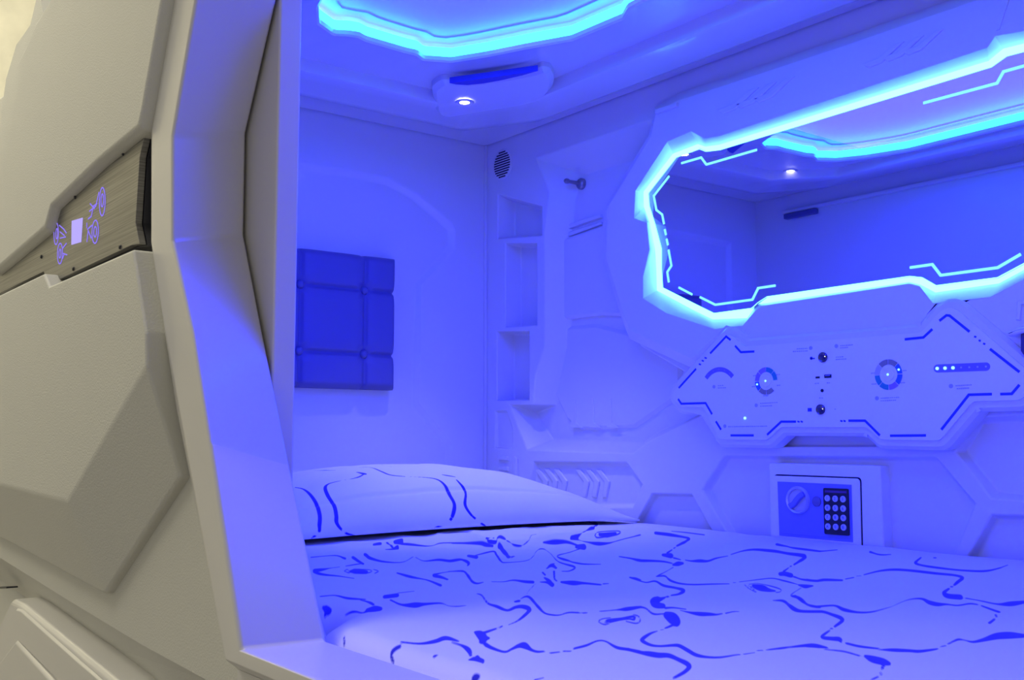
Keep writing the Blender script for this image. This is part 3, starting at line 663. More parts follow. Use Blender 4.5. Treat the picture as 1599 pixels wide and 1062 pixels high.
# ------------------------------------------------------------ tufted headboard cushion on the end wall
hb = thing('headboard_cushion', 'tufted blue grey headrest cushion on the end wall', 'cushion', (0.0, -0.53, BED + .3))
cy0, cy1 = P(620, 500, 'x', .03)[1], -0.80
cz0, cz1 = P(616, 609, 'x', .03)[2], P(616, 403, 'x', .03)[2]
seamY = [P(571, 500, 'x', .03)[1], P(470, 500, 'x', .03)[1]]; seamY.append(2 * seamY[1] - seamY[0])
cy1 = seamY[2] - (cy0 - seamY[0])
seamZ = [P(570, 553, 'x', .03)[2], P(571, 453, 'x', .03)[2]]
NY, NZ = 150, 100
Yg = np.linspace(cy1, cy0, NY); Zg = np.linspace(cz0, cz1, NZ); YY, ZZ = np.meshgrid(Yg, Zg, indexing='ij')
hgt = np.full(YY.shape, 0.034)
de = np.minimum(np.minimum(YY - cy1, cy0 - YY), np.minimum(ZZ - cz0, cz1 - ZZ)); hgt *= (1 - np.clip(1 - de / .018, 0, 1) ** 2.5) * .6 + .4
puff = np.ones_like(YY) 
def smooth_valley(d, w_): return np.exp(-(d / w_) ** 2)
dd = np.zeros_like(YY)
for s in seamY: dd = np.maximum(dd, .75 * smooth_valley(YY - s, .0045) + .35 * smooth_valley(YY - s, .018))
for s in seamZ: dd = np.maximum(dd, .75 * smooth_valley(ZZ - s, .0045) + .35 * smooth_valley(ZZ - s, .018))
for s in seamY:
    for t in seamZ: dd = np.maximum(dd, 1.35 * np.exp(-((YY - s) ** 2 + (ZZ - t) ** 2) / .020 ** 2))
hgt = hgt - dd * .012
verts = [(float(h_), float(a), float(b)) for h_, a, b in zip(hgt.ravel(), YY.ravel(), ZZ.ravel())]
faces = [(i * NZ + j, i * NZ + j + 1, (i + 1) * NZ + j + 1, (i + 1) * NZ + j) for i in range(NY - 1) for j in range(NZ - 1)]
nb_ = len(verts)
per = [(i, 0) for i in range(NY)] + [(NY - 1, j) for j in range(1, NZ)] + [(i, NZ - 1) for i in range(NY - 2, -1, -1)] + [(0, j) for j in range(NZ - 2, 0, -1)]
for i, j in per: verts.append((-0.012, float(YY[i, j]), float(ZZ[i, j])))
for k in range(len(per)):
    i, j = per[k]; i2, j2 = per[(k + 1) % len(per)]; faces.append((i * NZ + j, nb_ + k, nb_ + (k + 1) % len(per), i2 * NZ + j2))
faces.append(tuple(nb_ + k for k in range(len(per))))
me = bpy.data.meshes.new('pad'); me.from_pydata(verts, [], faces)
bm = bmesh.new(); bm.from_mesh(me); finish('pad', bm, CUSH, hb, smooth=True)
for s in seamY:
    for t in seamZ: lathe('button', [(.010, .018), (.0098, .024), (.0075, .028), (.004, .030), (0, .0305)], (0, s, t), 'x', CUSH, hb, n=20)

# ------------------------------------------------------------ bedding
def vnoise(x, y, seed=0):
    xi = np.floor(x).astype(int); yi = np.floor(y).astype(int); fx = x - xi; fy = y - yi
    fx = fx * fx * (3 - 2 * fx); fy = fy * fy * (3 - 2 * fy)
    def hsh(a, b):
        h_ = (a * 374761393 + b * 668265263 + seed * 144665) & 0x7fffffff; h_ = ((h_ ^ (h_ >> 13)) * 1274126177) & 0x7fffffff
        return (h_ & 0xffff) / 65535.0
    return (hsh(xi, yi) * (1 - fx) + hsh(xi + 1, yi) * fx) * (1 - fy) + (hsh(xi, yi + 1) * (1 - fx) + hsh(xi + 1, yi + 1) * fx) * fy
def spline(pts, k=8):
    p = [np.array(q, float) for q in pts]; p = [2 * p[0] - p[1]] + p + [2 * p[-1] - p[-2]]; out = []
    for i in range(1, len(p) - 2):
        for j in range(k):
            t = j / k
            out.append(.5 * ((2 * p[i]) + (-p[i - 1] + p[i + 1]) * t + (2 * p[i - 1] - 5 * p[i] + 4 * p[i + 1] - p[i + 2]) * t * t + (-p[i - 1] + 3 * p[i] - 3 * p[i + 1] + p[i + 2]) * t ** 3))
    out.append(p[-2]); return out
def print_attr(ob, lines, vcoords, mesh_bvh, aniso, rep=()):
    """stores on the mesh the signed distance (m) to the printed strokes; strokes are cast on to the cloth"""
    segs = []
    for ln in lines:
        sp_ = spline(ln, 5) if len(ln) > 2 else [np.array(q, float) for q in ln]
        prev = None
        for q in sp_:
            d = Vector(ray(q[0], q[1])).normalized(); hit = mesh_bvh.ray_cast(Vector(CAM), d)
            if hit[0] is None: prev = None; continue
            dep = (np.array(hit[0]) - CAM) @ FW; cur = (np.array(hit[0]), max(q[2], .5) / 2 * dep / F)
            if prev is not None and np.linalg.norm(cur[0] - prev[0]) < .35: segs.append((prev[0], cur[0], prev[1], cur[1]))
            prev = cur
    base = segs[:]
    for off in rep: segs += [(a + off, b + off, r0, r1) for a, b, r0, r1 in base]
    V = vcoords; best = np.full(len(V), 0.05)
    CS = .04; nd = 2 if aniso else 3; keys = np.floor(V[:, :nd] / CS).astype(int)
    kk = keys[:, 0] * 7919 + keys[:, 1] + (keys[:, 2] * 62710561 if nd == 3 else 0)
    order = np.argsort(kk, kind='stable'); ks = kk[order]; uq, st = np.unique(ks, return_index=True); cells = {int(k_): order[a:b] for k_, a, b in zip(uq, st, list(st[1:]) + [len(ks)])}
    mg = .085 if aniso else .02
    for a, b, r0, r1 in segs:
        lo = np.floor((np.minimum(a, b) - mg) / CS).astype(int); hi = np.floor((np.maximum(a, b) + mg) / CS).astype(int)
        zr = range(lo[2], hi[2] + 1) if nd == 3 else (0,)
        got = [cells[q] for i_ in range(lo[0], hi[0] + 1) for j_ in range(lo[1], hi[1] + 1) for k_ in zr for q in (i_ * 7919 + j_ + k_ * 62710561,) if q in cells]
        if not got: continue
        idx = np.concatenate(got)
        if aniso:   # flat brush: strokes are much wider one way than the other, turning over the cloth
            m_ = ((a + b) / 2 - rep0(a, b)); hv = np.array([m_[0] - CAM[0], m_[1] - CAM[1]]); dist = np.linalg.norm(hv); hv = hv / dist
            Tm = np.array([[-hv[1] * -1, -hv[0], 0.0], [hv[0] * (.185 / dist), hv[1] * (.185 / dist), 0.0]])
        else: Tm = np.eye(3)
        A, B, VT = Tm @ a, Tm @ b, V[idx] @ Tm.T
        ab = B - A; t = np.clip(((VT - A) @ ab) / max(1e-12, ab @ ab), 0, 1)
        d = np.linalg.norm(VT - A - t[:, None] * ab, axis=1) - (r0 + (r1 - r0) * t) * 1.08 - .0001
        best[idx] = np.minimum(best[idx], d)
    at = ob.data.attributes.new('print_distance', 'FLOAT', 'POINT'); at.data.foreach_set('value', best.astype(np.float32))
def rep0(a, b): return np.array([1.18 if a[0] > 1.95 else 0.0, 0, 0])
def cloth_mat(name, col, ink):
    m = mat(name, col, 0.75, spec=0.25, bump=0.25, bscale=900); nt = m.node_tree; b = nt.nodes['Principled BSDF']
    at = nt.nodes.new('ShaderNodeAttribute'); at.attribute_name = 'print_distance'
    mr = nt.nodes.new('ShaderNodeMapRange'); mr.inputs[1].default_value = -0.0005; mr.inputs[2].default_value = 0.0004; mr.inputs[3].default_value = 1; mr.inputs[4].default_value = 0
    mx = nt.nodes.new('ShaderNodeMix'); mx.data_type = 'RGBA'; mx.inputs[6].default_value = (*col, 1); mx.inputs[7].default_value = (*ink, 1)
    nt.links.new(at.outputs['Fac'], mr.inputs[0]); nt.links.new(mr.outputs[0], mx.inputs[0]); nt.links.new(mx.outputs[2], b.inputs['Base Color'])
    b.inputs['Sheen Weight'].default_value = 0.15
    return m
CLOTH = cloth_mat('printed cotton', (0.80, 0.79, 0.80), (0.010, 0.010, 0.42))
bed = thing('mattress', 'mattress under a white fitted sheet printed with dark wavy lines', 'mattress', (1.2, -0.55, 1.0))
box('core', (0.02, -1.085, 1.0), (XR - .03, -0.035, BED - .03), mat('mattress foam', (0.7, 0.7, 0.7), 0.8), bed, bevel=.02)
# sheet surface: parametric across (s) with rolled near edge
xs = np.concatenate([np.arange(0.02, 1.86, .0027), np.arange(1.86, XR - .02, .012)]); ss = np.linspace(0, 1, 440)
cross = []
W0, W1 = -0.018, -1.064; rr = .036
L1 = W0 - W1; La = rr * math.pi / 2; Ld = .04; tot = L1 + La + Ld
for s in ss:
    l = s * tot
    if l < L1: cross.append((W0 - l, BED))
    elif l < L1 + La: t = (l - L1) / rr; cross.append((W1 - rr * math.sin(t), BED - rr + rr * math.cos(t)))
    else: cross.append((W1 - rr, BED - rr - (l - L1 - La)))
cross = np.array(cross); nX, nS = len(xs), len(ss)
XX = np.repeat(xs, nS); YYs = np.tile(cross[:, 0], nX); ZZs = np.tile(cross[:, 1], nX).copy()
wr = .0055 * (vnoise(XX * 3.1 + YYs * 1.5, YYs * 4.3 - XX * .8, 1) - .5) + .0035 * (vnoise(XX * 7 + YYs * 6, YYs * 9 - XX * 3, 2) - .5) + .0016 * (vnoise((XX - YYs) * 22, (XX + YYs) * 7, 4) - .5)
# crumple in front of the pillow
g = np.exp(-((XX - .66) / .15) ** 2) * np.exp(-((YYs + .42) / .22) ** 2)
ri = 1 - np.abs(2 * vnoise(XX * 9 + YYs * 5, YYs * 11 - XX * 6, 7) - 1)
wr = wr + g * (.013 * ri ** 2 + .004 * vnoise(XX * 25, YYs * 25, 9))
# diagonal tension folds near the entrance
g2 = np.clip((-YYs - .55) / .4, 0, 1) * np.clip((XX - .9) / .3, 0, 1)
ph = (XX * .9 + YYs * 1.35) * 26 + 3 * vnoise(XX * 2, YYs * 2, 12)
wr = wr + g2 * .0011 * np.sin(ph) * (vnoise(XX * 3, YYs * 3, 14))
fade = np.clip((BED + .001 - ZZs) / -.0 if False else np.ones_like(XX), 0, 1)
ZZs = ZZs + np.where(ZZs > BED - .03, wr, wr * .3)
YYs = YYs + np.where(ZZs < BED - .01, .004 * (vnoise(XX * 6, ZZs * 8, 5) - .5), 0)
widen = .055 * np.clip((XX - 1.24) / .06, 0, 1) * np.clip((2 * XC - 1.24 - XX) / .06, 0, 1) * np.clip((-YYs - .4) / .65, 0, 1)
YYs = YYs - widen
V = np.stack([XX, YYs, ZZs], axis=1)
idx = np.arange(nX * nS).reshape(nX, nS)
Fq = np.stack([idx[:-1, :-1], idx[1:, :-1], idx[1:, 1:], idx[:-1, 1:]], axis=-1).reshape(-1, 4)
def fast_mesh(name, V, Q):
    me = bpy.data.meshes.new(name); me.vertices.add(len(V)); me.vertices.foreach_set('co', V.astype(np.float32).ravel())
    me.loops.add(len(Q) * 4); me.loops.foreach_set('vertex_index', Q.astype(np.int32).ravel())
    me.polygons.add(len(Q)); me.polygons.foreach_set('loop_start', np.arange(0, len(Q) * 4, 4, dtype=np.int32)); me.update(calc_edges=True); return me
me = fast_mesh('fitted_sheet', V, Fq)
sheet = link('fitted_sheet', me, CLOTH, smooth=True); adopt(sheet, bed)
idc = idx[::4, ::4]; Fc = np.stack([idc[:-1, :-1], idc[1:, :-1], idc[1:, 1:], idc[:-1, 1:]], axis=-1).reshape(-1, 4)
bvh = BVHTree.FromPolygons(V.tolist(), Fc.tolist())
# strokes traced on the cloth: (u, v, thickness)
def cv1(pts, ox, oy, s): return [(ox + a / s, oy + b / s, w_) for a, b, w_ in pts]
S1 = 5.31; S2 = 4.783; S3 = 5.33; S5 = 4.717
L = []
# crop A (440,700)/5.31: left area beyond
for l in ([(240, 905, 1), (440, 890, 1.5), (525, 915, 3)], [(590, 905, 4), (640, 940, 4), (675, 958, 3)], [(690, 880, 4), (740, 915, 4), (860, 943, 2.5), (1000, 945, 1), (1090, 900, .8)],
          [(1110, 905, .8), (1180, 935, 1), (1300, 925, 2.5), (1400, 935, 3), (1500, 925, 2), (1548, 950, 4), (1540, 975, 1.5)], [(275, 1015, 6), (325, 1008, 5), (400, 995, 1.5), (480, 985, 1)], [(530, 978, 1), (675, 955, 1.5)],
          [(270, 1025, 4), (340, 1048, 3), (480, 1062, 2), (600, 1080, 1)], [(575, 1020, 4), (640, 1018, 7), (700, 1025, 5)], [(520, 1018, 1.5), (545, 1005, 1.2), (560, 1035, 1), (520, 1020, 1.2)], [(600, 1002, 1.2), (720, 1008, 1.2), (745, 1022, 1.4), (700, 1036, 1.2), (600, 1036, 1.2), (572, 1018, 1.2), (600, 1002, 1.2)],
          [(760, 1005, 1), (800, 1020, 1.6), (770, 1038, 1)], [(870, 780, 2), (920, 825, 2)], [(860, 840, 1), (920, 838, 3), (960, 828, 4)], [(940, 775, 5), (990, 770, 6)], [(990, 795, 2), (1060, 802, 3), (1170, 812, 2.5), (1250, 808, 1), (1340, 785, 1), (1593, 790, 1.5)],
          [(760, 800, 2), (820, 792, 3)]): L.append(cv1(l, 440, 700, S1))
# crop B (460,840)/4.783
for l in ([(765, 262, 2), (880, 295, 3.5), (990, 315, 2), (1090, 355, 4)], [(1140, 310, 3.5), (1085, 292, 4), (1040, 278, 4), (1120, 258, 1.2), (1240, 245, 1.2), (1275, 262, 2), (1320, 325, 2), (1360, 342, 1.8), (1410, 332, 1)],
          [(190, 438, 1.5), (300, 430, 1.5), (400, 452, 3), (530, 460, 1.5)], [(495, 465, 2), (560, 482, 4), (590, 500, 3)], [(545, 540, 5), (600, 530, 8), (640, 530, 6)], [(540, 545, 4), (510, 562, 1.5), (440, 552, 2), (380, 578, 1)],
          [(672, 440, 5), (765, 428, 6)], [(770, 412, 1), (895, 398, .8)], [(718, 465, 3), (800, 500, 3), (900, 502, 8), (970, 495, 4), (1090, 488, 2), (1150, 508, 1), (1215, 512, 1.5), (1280, 505, .8)],
          [(210, 520, 2), (245, 540, 5), (270, 545, 3)], [(235, 540, 6), (228, 575, 3)], [(795, 780, 2), (940, 790, 2.5), (1050, 772, 5), (1130, 748, 6), (1225, 772, 2)], [(1175, 782, 1.5), (1250, 805, 3), (1300, 840, 7), (1315, 878, 4)],
          [(1300, 912, 2), (1350, 905, 7), (1400, 918, 7)], [(1365, 888, 5), (1405, 930, 4)], [(370, 755, 2.5), (372, 790, 2.5)], [(790, 812, 3), (740, 840, 3), (722, 880, 3.2), (740, 930, 2)], [(1040, 890, 3), (1068, 876, 1.5)],
          [(1345, 1060, 4), (1378, 1036, 3)]): L.append(cv1(l, 460, 840, S2))
# crop C (700,780)/5.33
for l in ([(880, 185, 2), (1000, 166, 2.5), (1100, 175, 3), (1180, 188, 3), (1235, 208, 4), (1200, 235, 2.5), (1120, 275, 1.2), (1060, 318, 3)], [(1025, 325, 4), (1070, 322, 5)], [(1080, 338, 1.5), (1160, 355, 1.5), (1250, 368, 4), (1340, 362, 2), (1440, 335, 1), (1599, 295, 1.5)],
          [(1262, 290, 4), (1320, 290, 6), (1390, 282, 4)], [(1220, 300, 1.2), (1250, 272, 1.2), (1400, 262, 1.2), (1432, 275, 1.4), (1390, 298, 1.2), (1300, 312, 1.2), (1240, 318, 1.2), (1220, 300, 1.2)],
          [(790, 358, 1), (880, 360, 3), (980, 355, 2), (1060, 378, 2), (1090, 398, 4)], [(1070, 395, 5), (1128, 398, 7)], [(1090, 412, 1.5), (1010, 440, 1), (910, 468, 1.5), (950, 495, 3), (1100, 535, 3), (1270, 540, 1)],
          [(320, 325, 3), (350, 350, 2.5), (395, 355, 2), (410, 320, 1.2), (440, 312, 2), (500, 350, 1.5), (560, 382, 1.5), (620, 380, 1.2), (670, 340, 1), (690, 300, .8), (730, 290, .8)], [(325, 322, 3), (380, 320, 1)],
          [(30, 365, 1), (250, 365, 2), (310, 378, 3), (370, 388, 2)], [(425, 390, 5), (460, 430, 6), (500, 478, 5)], [(510, 480, 1), (550, 472, 1.3), (520, 488, 1)], [(170, 470, 5), (232, 478, 6)], [(230, 465, 2), (370, 432, 2), (400, 460, 3), (440, 515, 2.5), (480, 525, 1.5), (640, 512, 1), (700, 480, .9), (740, 425, .9), (790, 412, .9), (850, 450, .9), (920, 520, 2), (1050, 562, 3), (1010, 595, 1.5), (945, 598, 1)],
          [(0, 510, 2), (90, 498, 2), (140, 512, 3), (170, 532, 3)], [(820, 575, 2), (860, 550, 5), (895, 570, 4)], [(860, 545, 4), (880, 535, 2)], [(785, 608, 2.5), (805, 628, 2.5)], [(765, 688, 1.2), (820, 690, 3), (865, 710, 6)], [(800, 652, 2), (840, 680, 5), (872, 715, 3)],
          [(880, 600, 3), (885, 660, 2.5), (905, 680, 1.5)], [(940, 688, 2.5), (1040, 695, 6), (1130, 697, 3), (1270, 710, 2)], [(1290, 703, 1.5), (1335, 700, 1)], [(0, 600, 1), (120, 598, 2), (160, 625, 2.5), (200, 680, 2.5), (240, 698, 1.8), (285, 690, 1)], [(360, 685, .8), (460, 685, 1), (540, 672, 2.5), (640, 684, 4), (705, 688, 4)],
          [(1420, 475, 1), (1500, 488, 2), (1599, 500, 2.5)], [(1510, 650, 2), (1560, 656, 2.5), (1599, 672, 2.5)], [(1170, 150, 1.5), (1205, 120, 2)], [(1540, 212, 1.5), (1599, 188, 2)]): L.append(cv1(l, 700, 780, S3))
# crop D (700,900)/5.33
for l in ([(240, 145, 1), (280, 160, 2), (330, 225, 3), (400, 250, 3.5), (490, 285, 4), (560, 258, 3.5), (620, 252, 5), (675, 278, 6), (630, 330, 3.5), (570, 375, 2), (500, 405, 1)], [(450, 415, 2), (425, 428, 2)], [(400, 436, 2.2), (305, 468, 3.5)], [(222, 465, 3), (270, 490, 12), (290, 520, 12), (268, 548, 4)], [(300, 510, 8), (335, 516, 4)],
          [(310, 568, 5), (370, 600, 4), (470, 630, 3), (530, 605, 3), (590, 578, 5), (640, 578, 8), (690, 612, 4), (740, 628, 3), (800, 625, 2)], [(845, 640, 1.8), (930, 630, 1.5)], [(955, 624, 1.8), (1020, 624, 1.5)], [(1045, 602, 2.5), (1150, 575, 3), (1240, 538, 2.5), (1310, 542, 2.5), (1400, 592, 4), (1500, 610, 4), (1599, 632, 5)],
          [(555, 212, 3), (590, 205, 4)], [(600, 190, .8), (640, 170, 2.5), (680, 178, 4), (740, 245, 4), (800, 305, 3), (870, 322, 2.5), (930, 322, 1.8), (1000, 302, 2), (1090, 303, 2)], [(1115, 306, 1.6), (1155, 303, 1.4)], [(1260, 292, 1.2), (1400, 280, 1.5), (1490, 272, 5), (1599, 256, 3)],
          [(725, 62, .8), (680, 110, .7), (655, 145, .6)], [(1310, 385, 3), (1330, 365, 3), (1440, 355, 4), (1540, 335, 3), (1545, 360, 3), (1510, 355, 2), (1440, 358, 3), (1340, 380, 3)], [(1350, 345, 1.3), (1280, 355, 1.5), (1252, 378, 1.6), (1300, 402, 1.6), (1340, 392, 1.3)],
          [(1545, 320, 1.6), (1585, 335, 1.6), (1595, 375, 1.6), (1560, 392, 1.6), (1480, 375, 1.3)], [(205, 862, 4), (230, 835, 3.5), (262, 828, 1.5)], [(720, 862, 2), (795, 845, 1.5)]): L.append(cv1(l, 700, 900, S3))
# crop E (980,800)/5.33
for l in ([(230, 172, 3), (350, 188, 3.5), (470, 208, 3), (510, 222, 4), (470, 250, 3), (410, 280, 2)], [(395, 294, 1.5), (385, 300, 1.5)], [(370, 312, 1.5), (330, 340, 2.5)], [(295, 355, 4), (360, 360, 7)], [(385, 380, 2), (440, 395, 1.5)], [(480, 398, 1.2), (530, 406, 2), (600, 405, 4), (670, 406, 2.5), (740, 382, 1.8), (835, 364, 1)], [(860, 352, 1.2), (960, 322, 1.5), (1060, 310, 2.5), (1200, 322, 3.5), (1330, 342, 3.5), (1440, 356, 4), (1475, 374, 5), (1430, 408, 3), (1385, 436, 2)],
          [(1362, 448, 1.8), (1354, 452, 1.8)], [(1340, 462, 1.5), (1300, 492, 3)], [(1270, 512, 5), (1310, 510, 6), (1360, 525, 6)], [(1385, 538, 2.5), (1450, 558, 3), (1560, 570, 3), (1599, 568, 3)], [(0, 382, 2), (100, 398, 3.5), (200, 402, 3), (300, 410, 2), (372, 426, 1.5)], [(380, 438, 3), (420, 430, 6), (460, 425, 3)],
          [(380, 458, 1.2), (330, 488, 1.2), (240, 535, 2)], [(245, 536, 2), (310, 532, 2.5), (360, 570, 3.5), (440, 594, 3), (550, 602, 2.5), (700, 598, 2), (845, 596, 1.2)], [(880, 586, 1), (900, 585, 1)], [(930, 580, 1.2), (1050, 565, 1.5), (1200, 550, 2.5), (1300, 570, 2), (1412, 600, 1.8)], [(1430, 605, 4), (1480, 612, 6), (1540, 612, 2.5)],
          [(1440, 632, 1), (1360, 690, 2), (1420, 710, 4), (1460, 745, 4)], [(1050, 612, 5), (1110, 630, 9), (1170, 648, 6), (1225, 655, 3)], [(1010, 600, 1.2), (1080, 592, 1.2), (1180, 612, 1.4), (1270, 640, 1.4), (1270, 662, 1.4), (1235, 668, 1.4)], [(970, 600, 1), (1010, 635, 1.2), (1070, 665, 1.2), (1010, 610, 1)],
          [(20, 542, 2.5), (60, 556, 2.5), (150, 584, 2), (230, 574, 3), (300, 610, 4), (400, 630, 3.5), (465, 650, 5), (430, 680, 3), (365, 692, 2)], [(340, 702, 2.5), (325, 705, 2.5)], [(305, 712, 3), (250, 732, 6), (210, 745, 8)], [(1245, 268, 5), (1350, 290, 3.5), (1480, 310, 3.5), (1599, 324, 3)], [(365, 158, .8), (480, 168, 1.5), (640, 188, 1)], [(40, 105, 1), (100, 80, 1.5)]): L.append(cv1(l, 980, 800, S3))
# crop F (980,920)/5.33
for l in ([(250, 85, 8), (225, 110, 12), (245, 132, 9), (295, 140, 7)], [(315, 158, 3), (380, 155, 2), (485, 168, 1.5)], [(440, 178, 1), (520, 195, 3), (600, 205, 5), (680, 208, 4), (740, 212, 2), (785, 205, 1.5)], [(815, 202, 1.8), (880, 188, 1.8), (930, 188, 1)], [(0, 165, 4), (90, 150, 3), (150, 160, 2), (200, 200, 2.5), (240, 210, 2), (300, 205, 1.5)],
          [(325, 215, 9), (370, 240, 14), (405, 270, 12), (395, 285, 6)], [(385, 295, 3), (315, 325, 2.5)], [(300, 336, 1), (275, 340, 1)], [(250, 348, 1.5), (190, 370, 3), (130, 410, 5), (125, 432, 5.5), (190, 465, 4), (270, 475, 3), (380, 468, 4), (430, 472, 5), (500, 510, 6), (570, 548, 5), (660, 566, 3), (770, 568, 2.5), (900, 548, 2), (940, 545, 1.5)], [(970, 542, 1.5), (1060, 528, 1.2)], [(1075, 512, 1.2), (1130, 510, 1.2)], [(1160, 506, 1.5), (1280, 492, 2.5), (1360, 482, 2), (1500, 468, 4), (1550, 470, 5), (1599, 478, 4)],
          [(0, 500, 4), (90, 525, 4), (180, 538, 7), (260, 550, 7), (340, 552, 6), (420, 585, 5), (510, 635, 7), (480, 685, 5), (385, 740, 3)], [(1210, 95, .8), (1290, 98, 3), (1340, 130, 5), (1390, 168, 5), (1450, 185, 3.5), (1599, 188, 3)], [(1390, 55, 3), (1440, 85, 4.5), (1490, 125, 4), (1560, 145, 3), (1599, 148, 3)]): L.append(cv1(l, 980, 920, S3))
# crop G (1260,840)/4.717
for l in ([(0, 88, 3), (100, 98, 2.5), (225, 88, 1)], [(465, 105, 2.5), (540, 124, 2), (620, 122, 1)], [(840, 145, 2), (800, 185, 4), (860, 204, 3.5), (1000, 225, 3), (1150, 240, 3), (1300, 245, 3), (1400, 228, 2), (1480, 200, 1)], [(935, 147, 2), (950, 147, 2)],
          [(0, 305, 2), (70, 316, 2.5), (130, 308, 4), (260, 312, 2.5)], [(285, 303, 1.8), (345, 292, 1.8)], [(365, 282, .9), (400, 280, .9)], [(420, 272, 1.5), (530, 245, 2), (640, 234, 3), (780, 242, 3.5), (950, 262, 3.5), (1090, 276, 3.5), (1145, 294, 4.5), (1110, 325, 3.5), (1085, 348, 2.5)], [(1060, 360, 2), (1072, 360, 2)],
          [(1045, 375, 3), (1010, 405, 5), (1040, 430, 6), (1130, 440, 7)], [(1170, 445, 1.8), (1270, 462, 1.8), (1400, 488, 2), (1500, 486, 6), (1599, 472, 4)], [(0, 490, 4), (60, 506, 2.5), (200, 498, 3), (270, 528, 4), (370, 548, 2.5), (480, 545, 1.8), (620, 508, 1)], [(620, 508, .8), (740, 458, 1.2), (840, 448, 2.5), (900, 475, 6), (960, 490, 6), (1030, 490, 2.5), (1110, 498, 2), (1200, 485, 2), (1260, 492, 1.5)],
          [(1285, 500, 2), (1380, 535, 3), (1415, 547, 4)], [(0, 355, 4), (42, 352, 1.5)]): L.append(cv1(l, 1260, 840, S5))
# crop H (1260,940)/4.717
for l in ([(0, 72, 2.5), (110, 72, 3), (180, 92, 3.5), (262, 130, 5), (205, 182, 3)], [(175, 196, 2), (188, 196, 2)], [(165, 212, 2.5), (110, 258, 4), (180, 270, 5), (240, 275, 6), (250, 300, 2)], [(290, 305, 3), (390, 328, 3), (530, 345, 2)], [(530, 352, 1), (640, 355, 4.5), (760, 360, 4), (830, 364, 4), (940, 350, 2.5), (965, 344, 1.5)], [(985, 330, 1.2), (1025, 322, 1.2)], [(1040, 310, 2), (1110, 278, 3), (1160, 282, 1.5), (1220, 295, 3), (1300, 280, 5), (1400, 252, 9), (1500, 245, 10), (1599, 250, 6)],
          [(1390, 95, 3), (1396, 108, 3)], [(1380, 128, 3), (1345, 155, 4)], [(0, 322, 4), (60, 322, 5), (150, 338, 2)], [(130, 350, 1), (270, 365, 2), (390, 398, 2)], [(430, 400, 4), (480, 420, 9), (560, 440, 9), (605, 455, 5)], [(565, 460, 4), (555, 490, 4)], [(540, 520, 2.5), (552, 535, 2.5)], [(525, 550, 2.5), (475, 575, 2.5)]): L.append(cv1(l, 1260, 940, S5))
print_attr(sheet, L, V, bvh, 0.17, rep=[np.array([1.18, 0.0, 0.0])])

# pillow
pil = thing('pillow', 'plump white pillow printed with dark wavy lines at the bed head', 'pillow', (0.31, -0.45, BED))
NU, NV = 200, 330
U = np.linspace(-1, 1, NU); Vv = np.linspace(-1, 1, NV); UU, VV = np.meshgrid(U, Vv, indexing='ij')
PX0, PX1, PYc, PHW = 0.035, 0.595, -0.475, 0.45
def pill(up):
    px = (PX0 + PX1) / 2 + (PX1 - PX0) / 2 * UU * (1 - .05 * (1 - VV ** 2)) ; py = PYc + PHW * VV * (1 - .05 * (1 - UU ** 2))
    core_ = np.clip(1 - np.abs(UU) ** 2.6, 0, 1) ** .62 * np.clip(1 - np.abs(VV) ** 2.4, 0, 1) ** .72
    n1 = vnoise(px * 7, py * 7, 21) - .5; n2 = vnoise(px * 19 + py * 6, py * 9, 22) - .5
    if up: z = BED + .014 + .118 * core_ * (1 + .12 * n1) + .010 * n2 * core_ + .006 * np.clip(UU, 0, 1) ** 4 * (1 - VV ** 2) - .004 * np.exp(-((UU - .80) / .02) ** 2) * (1 - VV ** 2)
    else: z = BED + .010 - .004 * core_ + .006 * np.clip(UU, 0, 1) ** 4 * (1 - VV ** 2)
    z = z - .004 * np.clip(VV, 0, 1) ** 6
    return np.stack([px, py, z], axis=-1)
A_, B_ = pill(True), pill(False)
edgem = (np.abs(UU) == 1) | (np.abs(VV) == 1); B_[edgem] = A_[edgem] - np.array([0, 0, .003])
PV = np.concatenate([A_.reshape(-1, 3), B_.reshape(-1, 3)]); n0 = NU * NV; ix = np.arange(n0).reshape(NU, NV)
q1 = np.stack([ix[:-1, :-1], ix[1:, :-1], ix[1:, 1:], ix[:-1, 1:]], axis=-1).reshape(-1, 4); q2 = q1[:, ::-1] + n0
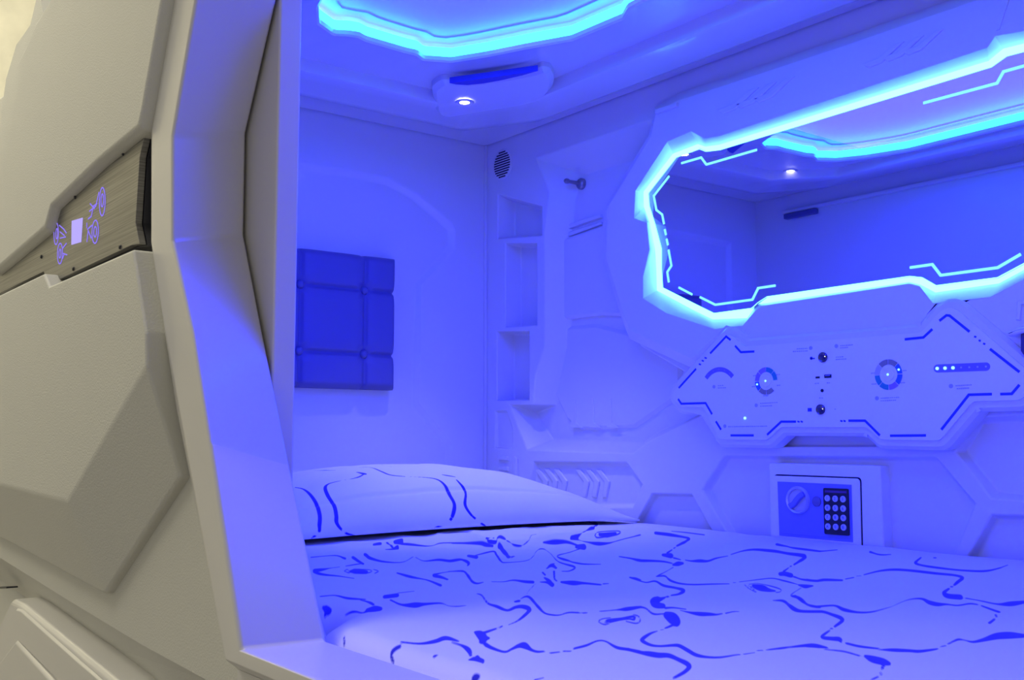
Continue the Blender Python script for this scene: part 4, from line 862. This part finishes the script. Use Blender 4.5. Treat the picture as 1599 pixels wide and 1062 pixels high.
per = [ix[i, 0] for i in range(NU)] + [ix[-1, j] for j in range(1, NV)] + [ix[i, -1] for i in range(NU - 2, -1, -1)] + [ix[0, j] for j in range(NV - 2, 0, -1)]
q3 = [(int(per[k]), int(per[k]) + n0, int(per[(k + 1) % len(per)]) + n0, int(per[(k + 1) % len(per)])) for k in range(len(per))]
pf = [tuple(int(i) for i in f) for f in np.concatenate([q1, q2])] + q3
me = bpy.data.meshes.new('pillowcase'); me.from_pydata(PV.tolist(), [], pf); bm = bmesh.new(); bm.from_mesh(me)
pc = finish('pillowcase', bm, CLOTH, pil, smooth=True)
pb = BVHTree.FromPolygons([tuple(v) for v in PV], pf)
LP = [cv1(l, 440, 700, S1) for l in (
    [(110, 325, 2), (180, 340, 3), (240, 390, 5), (290, 470, 6), (315, 560, 6), (312, 640, 6), (305, 700, 4), (220, 765, 2.5)],
    [(690, 210, 2), (640, 238, 3), (565, 258, 1.5)], [(545, 262, 1.2), (520, 264, 1.2)], [(490, 268, 1.5), (390, 295, 3), (360, 330, 5), (385, 400, 6), (435, 480, 6), (452, 560, 6), (455, 620, 6), (500, 680, 4), (560, 715, 3), (680, 730, 1.5)],
    [(630, 200, 5), (680, 212, 9)], [(640, 160, 1), (740, 160, 2), (830, 195, 4), (900, 222, 3.5), (1020, 235, 1.8)], [(1060, 235, 1), (1080, 236, 1)], [(1100, 238, 1), (1200, 243, 2), (1290, 260, 3.5), (1350, 305, 5), (1390, 385, 6), (1430, 460, 5.5), (1425, 530, 6), (1395, 600, 4), (1340, 635, 3), (1265, 660, 2)],
    [(1250, 668, 1.2), (1225, 672, 1.2)], [(1450, 262, 2.5), (1500, 320, 5), (1525, 380, 3.5), (1520, 470, 5), (1560, 540, 4.5), (1600, 580, 3.5), (1680, 640, 3), (1760, 660, 2)], [(235, 185, 1.2), (290, 185, 2), (345, 184, 4), (400, 185, 3), (455, 182, 1)], [(1330, 220, 2), (1380, 228, 3.5), (1440, 238, 2)], [(820, 135, 1), (915, 155, 1.5)], [(940, 128, 1), (1060, 152, 1)])]
print_attr(pc, LP, np.array([v.co[:] for v in pc.data.vertices]) + np.array(pil.location) * 0, pb, 0)
